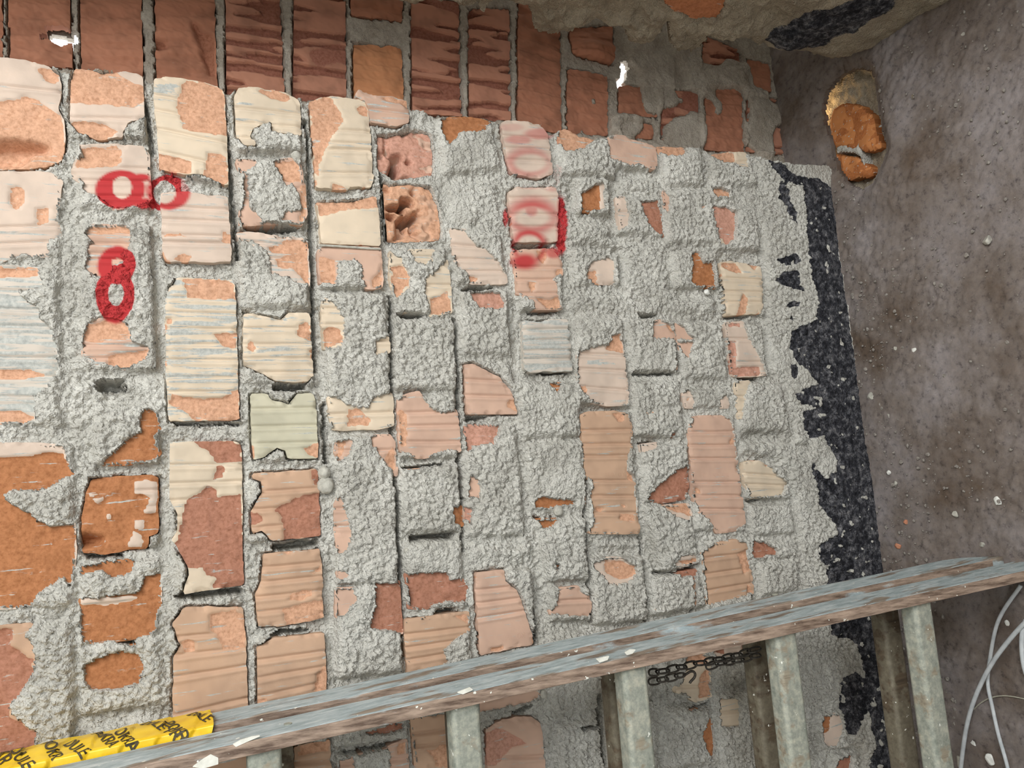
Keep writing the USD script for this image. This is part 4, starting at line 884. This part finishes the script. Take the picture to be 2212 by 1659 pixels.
# ----------------------------------------------------------------------------- floor with the dug-out corner
fl = thing('floor', 'dusty earth floor strewn with crumbs of mortar, dug out in the corner', 'floor', (EYE, 0, 0.9), kind='structure')
vs = axis(-1.12, 0.86, 0.0046, -2.6, 2.6, 0.05); ns = axis(0.74, 1.50, 0.0046, -2.6, 1.50, 0.05)
V, N = np.meshgrid(vs, ns, indexing='ij')
pit = shapely.Polygon(on_u(pts(PIT_OUTLINE))[:, 1:]).buffer(0)
pit = rough(pit, 0.003, 0.006, 41)
H = 0.016 * (fbm(V, N, 7, 3, 81) - .5) + 0.007 * (fbm(V, N, 30, 3, 82) - .5)
c = crumbs(V, N, 0.012, 83); dens = smoothstep(fbm(V, N, 10, 2, 84), .42, .62)
H += 0.004 * c * dens + 0.0016 * crumbs(V, N, 0.006, 85)
heap = np.exp(-((V + 0.60) / 0.12) ** 2 - ((N - 1.16) / 0.10) ** 2)
H += 0.02 * heap
keep = ~inside(pit, V, N)
dp = ndimage.distance_transform_edt(keep) * 0.0046
H -= 0.014 * (1 - smoothstep(dp, 0, 0.03))
P0 = np.stack([EYE - H, V, N], -1)
v, f, a = sheet(P0, keep, (0.014, 0, 0), {})
put('earth', v, f[:, ::-1], 'earth', fl, smooth=True)
pb = on_u(pts(PIT_OUTLINE), 1.54)[:, 1:]
c0 = pb.mean(0)
vs = np.arange(c0[0] - .24, c0[0] + .26, 0.005); ns = np.arange(c0[1] - .22, c0[1] + .24, 0.005)
V, N = np.meshgrid(vs, ns, indexing='ij')
rr = np.hypot((V - c0[0]) / .22, (N - c0[1]) / .2)
H = -0.060 + 0.050 * smoothstep(rr, .55, 1.05) + 0.03 * (fbm(V, N, 22, 3, 91) - .5) + 0.008 * crumbs(V, N, 0.016, 92)
v, f, a = sheet(np.stack([EYE - H, V, N], -1), np.ones(V.shape, bool), (0.03, 0, 0), dict(bitumen=np.zeros(V.shape), paint=np.zeros(V.shape)))
put('pit_bottom', v, f[:, ::-1], 'render_coat', fl, smooth=True, attrs=a, label='rough mortar bottom of the dug-out corner hole')


def lump(name, outline_px, u, thick, mat, parent, seed, rough_h=0.012, step=0.004, tilt=(0, 0), **tags):
    g = rough(shapely.Polygon(on_u(pts(outline_px), u)[:, 1:]).buffer(0), 0.002, 0.005, seed)
    a0, b0, a1, b1 = g.bounds
    V, N = np.meshgrid(np.arange(a0 - step, a1 + 2 * step, step), np.arange(b0 - step, b1 + 2 * step, step), indexing='ij')
    m = inside(g, V, N)
    ed = ndimage.distance_transform_edt(m) * step
    h = rough_h * (fbm(V, N, 40, 3, seed) - .5) - 0.008 * (1 - smoothstep(ed, 0, 0.01)) + tilt[0] * (V - V.mean()) + tilt[1] * (N - N.mean())
    v, f, a = sheet(np.stack([u - h, V, N], -1), m, (thick, 0, 0), dict(raw=smoothstep(fbm(V, N, 60, 2, seed + 1), .4, .55), smear=np.zeros(V.shape), paint=np.zeros(V.shape), bitumen=np.zeros(V.shape)))
    return put(name, v, f[:, ::-1], mat, parent, smooth=True, attrs=a, **tags)


pbk = thing('broken_brick', 'broken bright orange brick lying in the dug-out hole where wall meets floor', 'brick', (1.56, -0.86, 1.3))
lump('brick_half', '1790,262 1798,232 1820,222 1852,224 1885,250 1893,290 1904,318 1890,330 1866,328 1850,322 1830,322 1800,318 1788,290', 1.505, 0.05, 'pit_brick', pbk, 501)
lump('brick_half', '1782,332 1812,333 1850,338 1868,352 1893,372 1872,386 1850,384 1838,392 1818,390 1812,372 1786,352', 1.508, 0.05, 'pit_brick', pbk, 502)
lump('mortar_seam', '1803,318 1818,310 1845,318 1852,300 1847,262 1853,262 1857,300 1860,330 1866,352 1860,362 1854,340 1840,332 1806,330', 1.503, 0.03, 'mortar', pbk, 503, 0.006)
lamp = UsdLux.SphereLight.Define(stage, '/World/HoleLight')      # added hidden lamp standing in for the warm light from under the wall foot
lamp.CreateRadiusAttr(0.02); lamp.CreateColorAttr(Gf.Vec3f(1.0, 0.72, 0.38)); lamp.CreateIntensityAttr(90.0)
lamp.AddTranslateOp().Set(Gf.Vec3d(*W([1.505, -0.88, 1.40])))

# ----------------------------------------------------------------------------- the rest of the room, behind the camera
def slab(name, a, b, label, cat):
    m_ = trimesh.creation.box(bounds=[np.minimum(a, b), np.maximum(a, b)])
    tag(tm(name, m_, 'room_plaster', smooth=False), label, cat, kind='structure')


slab('ceiling', (-3.06, -2.9, -2.6), (-3.0, 1.4, 1.75), 'plain rendered ceiling above the frame', 'ceiling')
slab('wall_left', (-3.0, 1.25, -2.6), (1.50, 1.31, 1.75), 'plain rendered wall out of frame opposite the recess', 'wall')
slab('wall_back_upper', (-3.0, -2.9, 1.36), (-0.60, 1.25, 1.42), 'plain wall above the bare bricks, out of frame', 'wall')
slab('wall_front', (-0.4, -2.9, -2.66), (1.50, 1.31, -2.6), 'plain rendered wall behind the camera, under the wide window opening', 'wall')
slab('wall_front_upper', (-3.0, -2.9, -2.66), (-1.5, 1.31, -2.6), 'plain rendered wall behind the camera, over the wide window opening', 'wall')
slab('wall_outer', (-3.0, -2.96, -2.6), (1.50, -2.9, 1.75), 'plain rendered wall far to the right out of frame', 'wall')
slab('wall_rear_side', (-3.0, -2.9, 1.48), (1.50, -1.30, 1.54), 'plain continuation of the rear leaf out of frame', 'wall')

# ----------------------------------------------------------------------------- step ladder
LN, LK = 0.95, 0.12                                     # front face of the ladder: n = LN + LK * (EYE - u)


def lad(u, v, d=0.0):
    return np.array([u, v, LN + d + LK * (EYE - u)])


def on_lad(px, d=0.0):
    r = ray(*np.asarray(px, float)); return r * ((LN + d + LK * EYE) / (r[2] + LK * r[0]))


def beam(sections, profile_fn, caps=True):
    """Sweeps closed profiles (m, 3) given per section into a tube."""
    rings = [profile_fn(s) for s in sections]
    m = len(rings[0]); v = np.vstack(rings); f = []
    for i in range(len(rings) - 1):
        for j in range(m):
            a, b_ = i * m + j, i * m + (j + 1) % m
            f += [[a, b_, b_ + m], [a, b_ + m, a + m]]
    if caps:
        for base, flip in ((0, True), ((len(rings) - 1) * m, False)):
            for j in range(1, m - 1):
                t = [base, base + j, base + j + 1]; f.append(t[::-1] if flip else t)
    return trimesh.Trimesh(v, f, process=False)


def rounded(w, d, r, k=3):
    out = []
    for cx, cy, a0 in ((w - r, d - r, 0), (r, d - r, 90), (r, r, 180), (w - r, r, 270)):
        for i in range(k + 1):
            a = math.radians(a0 + 90 * i / k); out.append((cx + r * math.cos(a), cy + r * math.sin(a)))
    return np.array(out)


ladder = thing('step_ladder', 'folded wooden step ladder with grey-green paint, slanting along the bottom of the photo', 'ladder', (EYE, 0.2, LN + 0.05))


def rail(v0, v1, d, w, dep, u0, u1, seed, mat='painted_wood', rr=0.005, foot=None, **tags):
    prof = rounded(w, dep, rr)
    sec = np.linspace(u0, u1, 60)

    def ring(u):
        k = 1.0
        if foot and u > u1 - foot: k = 1 - 0.75 * ((u - (u1 - foot)) / foot) ** 2
        wob = 0.0012 * (meshkit.noise(np.array([[u * 9, seed, 0.0]]))[0] - .5)
        base = lad(u, v0 + v1 * u + wob, d)
        p = prof * [1, k]
        return base + np.c_[-0.12 * 0 * p[:, :1], p[:, :1], p[:, 1:]]
    return tm('rail', beam(sec, ring), mat, ladder, smooth=40, **tags)


FR = rail(.2945, -.062, 0.0, 0.019, 0.082, -0.5, EYE, 1)
RR = rail(.2900, -.0653, 0.095, 0.020, 0.078, -0.42, 1.468, 2, foot=0.06)
GAPW = 0.40
rail(.2945 + GAPW, -.05, 0.0, 0.019, 0.082, -0.5, EYE, 3)
rail(.2900 + GAPW, -.05, 0.095, 0.020, 0.078, -0.42, 1.468, 4, foot=0.06)
# bare wood where the paint has gone from the narrow front edges: strips of the same rails
for (v0, v1, d, w, u0, u1, host) in ((.2945, -.062, 0.0, 0.019, -0.5, EYE, FR), (.29, -.0653, 0.095, 0.020, -0.42, 1.44, RR)):
    sec = np.linspace(u0, u1, 50)
    prof = rounded(w - 0.0012, 0.0036, 0.0016, 2)
    tm('worn_edge', beam(sec, lambda u: lad(u, v0 + v1 * u + 0.0006 + 0.0012 * (meshkit.noise(np.array([[u * 9, 1.0 if d == 0 else 2.0, 0.0]]))[0] - .5), d - 0.0012) + np.c_[0 * prof[:, :1], prof[:, :1], prof[:, 1:]]), 'bare_wood', host, smooth=40, label='bare weathered grain on the narrow edge of the rail')
RUNGS = [((540, 1620), (605, 1620)), ((977, 1530), (1038, 1530)), ((1345, 1450), (1402, 1450)), ((1675, 1380), (1728, 1380)), ((1972, 1320), (2023, 1320))]
rung_u = []
for l, r_ in RUNGS:
    a_, b_ = on_lad(l, 0.008), on_lad(r_, 0.008)
    uc, wd = (a_[0] + b_[0]) / 2, b_[0] - a_[0]
    rung_u.append(uc)
    for d, host in ((0.008, 'front'), (0.105, 'rear')):
        prof = rounded(0.043, 0.034, 0.008)
        vt = (.2945 - .062 * uc if d < .05 else .29 - .0653 * uc) + 0.012
        sec = np.linspace(vt, vt + GAPW, 8)
        tm('rung', beam(sec, lambda v: lad(uc + (0.027 if d > .05 else 0), v, d) + np.c_[prof[:, :1] - 0.0215, 0 * prof[:, :1], prof[:, 1:]]), 'painted_rung' if d < .05 else 'shaded_rung', ladder, smooth=40)
for uc in (rung_u[0] - 0.265,):
    for d in (0.008, 0.105):
        prof = rounded(0.043, 0.034, 0.008); vt = .2945 - .062 * uc + 0.012
        tm('rung', beam(np.linspace(vt, vt + GAPW, 8), lambda v: lad(uc + (0.027 if d > .05 else 0), v, d) + np.c_[prof[:, :1] - 0.0215, 0 * prof[:, :1], prof[:, 1:]]), 'painted_rung' if d < .05 else 'shaded_rung', ladder, smooth=40)

# screw heads and paint splashes on the rails
for px in ((1674, 1284), (1720, 1313), (622, 1564)):
    p = on_lad(px, 0.04 if px[1] > 1300 else 0.13)
    vv = (.2945 - .062 * p[0]) if px[1] > 1300 else (.29 - .0653 * p[0])
    r = ray(*px); t = vv / r[1]; p = r * t
    c = trimesh.creation.cylinder(0.0055, 0.002, sections=20); c.apply_transform(trimesh.geometry.align_vectors([0, 0, 1], [0, -1, 0])); c.apply_translation(p)
    tm('screw_head', c, 'painted_rung', ladder)
for i, s in enumerate(('418,1656 440,1640 455,1631 470,1638 470,1650 440,1659', '505,1608 520,1600 545,1592 560,1590 530,1603 510,1612', '1352,1410 1362,1404 1372,1404 1366,1411 1355,1414', '1290,1424 1315,1418 1312,1425 1296,1430', '990,1496 1015,1486 1020,1490 1000,1499')):
    q = np.array([on_lad(p, -0.0022) for p in pts(s)])
    g = shapely.Polygon(q[:, :2]).buffer(0.0008)
    m_ = trimesh.creation.extrude_polygon(g, 0.0022, engine='earcut')
    vv = m_.vertices.copy(); vv[:, 2] = LN + LK * (EYE - vv[:, 0]) + 0.0002 - vv[:, 2]
    tm('paint_splash', trimesh.Trimesh(vv, m_.faces, process=False), 'splash', ladder, smooth=False, label='dried white splash of plaster on the rail')

# spreader chain of twisted links with its open hook
links1 = [(1404.6, 1453), (1420.5, 1452), (1442.5, 1448), (1464.5, 1442), (1480, 1440), (1502, 1434), (1524, 1431), (1544, 1426), (1563, 1423), (1583, 1418), (1600, 1414), (1618, 1407), (1640, 1400)]
links2 = [(1404, 1473), (1423, 1470), (1440, 1466), (1461, 1461), (1476, 1457)]
links3 = [(1528, 1441), (1548, 1434), (1566, 1430), (1584, 1428), (1604, 1424), (1622, 1418), (1640, 1415)]


def link(c, d, face, L, Wd_, r):
    d = d / np.linalg.norm(d); s = np.cross(d, face); s /= np.linalg.norm(s)
    path = []
    for i in range(20):
        a = 2 * math.pi * i / 20
        path.append(c + d * (L * math.copysign(abs(math.cos(a)) ** .75, math.cos(a))) + s * (Wd_ * math.copysign(abs(math.sin(a)) ** .8, math.sin(a))))
    path = np.array(path); nrm = np.cross(d, s)
    rings = []
    for i in range(20):
        tan = path[(i + 1) % 20] - path[i - 1]; tan /= np.linalg.norm(tan); o = np.cross(tan, nrm)
        rings.append([path[i] + r * (math.cos(b) * o + math.sin(b) * nrm) for b in np.linspace(0, 2 * math.pi, 7)[:-1]])
    v = np.array(rings).reshape(-1, 3); f = []
    for i in range(20):
        for j in range(6):
            a, b_ = i * 6 + j, i * 6 + (j + 1) % 6; c_, e_ = ((i + 1) % 20) * 6 + j, ((i + 1) % 20) * 6 + (j + 1) % 6
            f += [[a, c_, e_], [a, e_, b_]]
    return trimesh.Trimesh(v, f, process=False)


def tube(path, r, sides=8, closed=False):
    path = np.asarray(path, float); rings = []
    tan = np.gradient(path, axis=0); tan /= np.linalg.norm(tan, axis=1)[:, None]
    ref = np.array([0, 0, 1.0]); 
    for p, t in zip(path, tan):
        a = np.cross(t, ref)
        if np.linalg.norm(a) < 1e-3: a = np.cross(t, [1.0, 0, 0])
        a /= np.linalg.norm(a); b_ = np.cross(t, a)
        rings.append(np.array([p + r * (math.cos(x) * a + math.sin(x) * b_) for x in np.linspace(0, 2 * math.pi, sides + 1)[:-1]]))
    return beam(range(len(rings)), lambda i: rings[i])


def smooth_path(P, n):
    P = np.asarray(P, float); t = np.r_[0, np.cumsum(np.linalg.norm(np.diff(P, axis=0), axis=1))]
    from scipy.interpolate import CubicSpline
    return CubicSpline(t, P)(np.linspace(0, t[-1], n))


hook_px = [(1476, 1458), (1487, 1453), (1496, 1450), (1501, 1454), (1501, 1461), (1496, 1468), (1490, 1476)]
chain = tm('spreader_chain', tube(smooth_path([on_lad(p, 0.062) for p in hook_px], 24), 0.0021), 'chain_steel', ladder, smooth=True, label='dark steel spreader chain with an open hook')
for s, dd in ((links1, 0.055), (links2, 0.06), (links3, 0.07)):
    for i in range(len(s) - 1):
        a, b_ = on_lad(s[i], dd), on_lad(s[i + 1], dd)
        d = b_ - a; L = np.linalg.norm(d)
        face = np.array([0, 0.25, 1.0]) if i % 2 == 0 else np.array([0.1, 1.0, 0.45])
        tm('chain_link', link((a + b_) / 2, d, face, L * .5 + 0.0024, 0.0052, 0.00155), 'chain_steel', chain, smooth=True)

# yellow printed tape wound round the rear rail
def tape(u, a, lift=0.0):
    """Surface of the wound tape: u along the rail, a round it (0 at the back outer edge, 1 at the front outer corner, up to 4)."""
    c = np.array([[0, .082], [0, 0], [.024, 0], [.024, .082], [0, .082]])
    k = np.clip(a, 0, 3.999).astype(int) if isinstance(a, np.ndarray) else int(min(a, 3.999))
    fr = (a - k)
    q = c[k] * (1 - fr)[..., None] + c[k + 1] * fr[..., None]
    cen = np.array([.012, .041]); dirn = (q - cen); dirn = dirn / np.linalg.norm(dirn, axis=-1, keepdims=True)
    bulk = 0.004 + 0.006 * smoothstep(-u, -0.0, 0.28)
    fold = ((u / 0.043 + a * 0.33) % 1.0)
    off = 0.002 + 0.0035 * fold + bulk * (meshkit.noise(np.stack([u * 38, a * 1.7, u * 0], -1), 5)) + lift
    q = q + dirn * off[..., None]
    return np.stack([u, .2885 - .0653 * u + q[..., 0], LN + 0.094 + LK * (EYE - u) + q[..., 1]], -1)


tu1 = on_lad((455, 1578), 0.1)[0]
uu, aa_ = np.meshgrid(np.linspace(-0.40, tu1, 230), np.linspace(0, 4, 37), indexing='ij')
end = 0.004 * np.sin(aa_ * 2.1)
T = tape(uu + end * smoothstep(uu, tu1 - .02, tu1), aa_)
ni, nj = uu.shape; idx = np.arange(ni * nj).reshape(ni, nj)
q4 = np.c_[idx[:-1, :-1].ravel(), idx[:-1, 1:].ravel(), idx[1:, 1:].ravel(), idx[1:, :-1].ravel()]
tape_o = put('warning_tape', T.reshape(-1, 3), np.vstack([q4[:, [0, 1, 2]], q4[:, [0, 2, 3]]]), 'yellow_tape', ladder, smooth=True, label='crumpled yellow warning tape with black print wound round the rail')
ltr = []
words = ['DULE', 'POKR', 'DULE PR', 'OKRA', 'POKRA', 'DULE', 'PROKR', 'DULE', 'POKR', 'ORAC', 'OKRA', 'KRA', 'DULE', 'RAC', 'POKRA', 'KRA', 'DULE', 'POKR', 'DULE']
for i, w in enumerate(words):
    m_ = meshkit.text_mesh(w, 0.0135, 0.0002, bold=True)
    m_ = trimesh.Trimesh(*trimesh.remesh.subdivide_to_size(m_.vertices, m_.faces, 0.005)[:2], process=False)
    c = m_.vertices.copy(); x, y = c[:, 0], -c[:, 1]
    ang = math.radians(62 + 6 * math.sin(i * 2.3))
    s0 = tu1 - 0.030 - i * 0.031; a0 = 0.12 + 0.34 * (i % 2)
    du, da = x * math.cos(ang) - y * math.sin(ang), x * math.sin(ang) + y * math.cos(ang)
    along = da / 0.085 * 1.35                           # the strip turns over the front corner of the rail
    av = a0 + np.where(along < 1 - a0, along, (1 - a0) + (along - (1 - a0)) * 3.2)
    ltr.append(trimesh.Trimesh(tape(s0 + du * 1.05, np.clip(av, 0.02, 2.4), 0.0012 + c[:, 2]), m_.faces, process=False))
lm = trimesh.util.concatenate(ltr)
tm('printed_lettering', lm, 'black_print', tape_o, smooth=False)

# ----------------------------------------------------------------------------- cables on the floor
def cable(name, px, heights, r, mat, label, n=60):
    P = np.array([on_u(np.array(p), EYE - h) for p, h in zip(px, heights)])
    o = tm(name, tube(smooth_path(P, n), r, 10), mat, smooth=True)
    tag(o, label, 'cable')


cable('electric_cable', [(2225, 1335), (2195, 1365), (2170, 1395), (2148, 1425), (2125, 1465), (2105, 1510), (2090, 1560), (2080, 1620), (2072, 1690)], [.05, .045, .04, .035, .03, .026, .022, .02, .02], 0.0042, 'cable_sheath', 'white cable curving down left, crossing over the other white cable at lower right')
cable('electric_cable', [(2205, 1265), (2180, 1300), (2155, 1345), (2143, 1395), (2136, 1440), (2134, 1480), (2142, 1520), (2155, 1580), (2172, 1640), (2182, 1690)], [.012] * 10, 0.0036, 'cable_sheath', 'white cable passing under the crossing and running to the bottom right corner')
cable('electric_cable', [(2216, 1340), (2208, 1370), (2207, 1400), (2211, 1435), (2222, 1470)], [.04] * 5, 0.0042, 'cable_sheath', 'short bend of white cable cut off by the right edge of the photo')
cable('thin_wire', [(2104, 1532), (2122, 1516), (2145, 1506), (2170, 1503), (2195, 1506), (2225, 1512)], [.004, .005, .006, .006, .006, .006], 0.0013, 'thin_wire', 'thin pale wire arched on the floor behind the two white cables', 40)

# ----------------------------------------------------------------------------- stones and crumbs on the floor
def stone(px, size, mat, label, flat=0.6, seed=0, name='mortar_fragment', cat='stone'):
    r = np.random.default_rng(seed)
    s = trimesh.creation.icosphere(subdivisions=3)
    k = r.normal(size=(9, 3)); k /= np.linalg.norm(k, axis=1)[:, None]
    v = s.vertices.copy()
    for d in k:                                           # broken facets
        h = v @ d; cut = r.uniform(.45, .8); v -= np.clip(h - cut, 0, None)[:, None] * d * .9
    v *= 1 + 0.12 * (meshkit.noise(v * 3 + seed)[:, None] - .5)
    v = v * [flat, r.uniform(.8, 1.15), r.uniform(.8, 1.15)] * size
    c = on_u(np.array(px, float)); c[0] += - size * flat * .45
    tag(tm(name, trimesh.Trimesh(v + c, s.faces, process=False), mat, smooth=35), label, cat)


STONES = [((2135, 520), .013, 'stone_grey', 'largest beige stone on the floor, alone near the right edge above the middle'),
          ((1908, 546), .006, 'stone_grey', 'small round pale pebble right of the bitumen strip, under the corner hole'),
          ((1936, 752), .006, 'stone_grey', 'angular beige pebble beside a white one, centre left of the earth floor', ),
          ((1976, 756), .006, 'stone_white', 'whitish pebble just right of an angular beige one on the earth floor'),
          ((1886, 858), .0135, 'stone_grey', 'flat pale mortar flake lying against the bitumen strip at mid height'),
          ((1926, 896), .009, 'stone_grey', 'crumbling cluster lump of mortar on the floor right of the flat flake'),
          ((2156, 1083), .009, 'stone_white', 'bright white chip on the floor near the right edge, above the ladder'),
          ((2066, 1112), .008, 'stone_grey', 'rounded beige pebble left of the bright white chip'),
          ((1958, 1128), .006, 'stone_red', 'small tan pebble close to the foot of the bitumen strip'),
          ((1920, 1021), .006, 'stone_white', 'pale stub of mortar beside the bitumen strip, above the ladder end'),
          ((1935, 1045), .007, 'stone_grey', 'grey mortar crumb right of the pale stub'),
          ((1942, 1180), .008, 'stone_red', 'oblong tan crumb directly above the rear ladder foot'),
          ((1952, 372), .008, 'stone_white', 'tilted white splinter right of the dug-out hole'),
          ((2083, 75), .006, 'stone_grey', 'grey pebble alone near the top right of the floor'),
          ((2010, 365), .006, 'stone_grey', 'dusty pebble on the rubble heap right of the tilted white splinter'),
          ((2140, 1640), .010, 'stone_white', 'pale splinter of plaster between the two white cables'),
          ((2105, 1605), .007, 'stone_white', 'small white flake left of the plaster splinter between the cables'),
          ((2075, 1645), .011, 'stone_grey', 'grey lump at the bottom edge left of the white cables'),
          ((2177, 1346), .006, 'stone_white', 'small pale pebble under the ladder between two cables'),
          ((2122, 1176), .006, 'stone_grey', 'grey crumb touching the end of the rear ladder rail')]
for i, (px, s, m, lab) in enumerate(STONES):
    stone(px, s, m, lab, .6 if i not in (4, 6, 12) else .35, 60 + i)
# the rest is grit that nobody could count
rg = np.random.default_rng(5)
grit_v, grit_f, n0 = [], [], 0
ico = trimesh.creation.icosphere(subdivisions=1)
while n0 < 1500:
    v0, nn = rg.uniform(-1.0, 0.75), rg.uniform(0.80, 1.335)
    if v0 < -0.9 or (0.12 < v0 and 0.9 < nn < 1.2) or pit.contains(shapely.Point(v0, nn)): continue
    if rg.uniform() > 0.35 + 0.6 * math.exp(-((nn - 1.27) / .08) ** 2) + 0.5 * math.exp(-((v0 + .6) / .12) ** 2 - ((nn - 1.15) / .12) ** 2): continue
    s = 0.0012 + 0.0030 * rg.uniform() ** 4
    grit_v.append(ico.vertices * [s * .7, s * rg.uniform(.7, 1.3), s * rg.uniform(.7, 1.3)] * rg.uniform(.75, 1.2, (len(ico.vertices), 1)) + [EYE - 0.003 - s * .2, v0, nn])
    grit_f.append(ico.faces + n0 * len(ico.vertices)); n0 += 1
put('gravel', np.vstack(grit_v), np.vstack(grit_f), 'grit', None, smooth=False, label='loose grit and mortar crumbs scattered over the earth floor', category='gravel', kind='stuff')
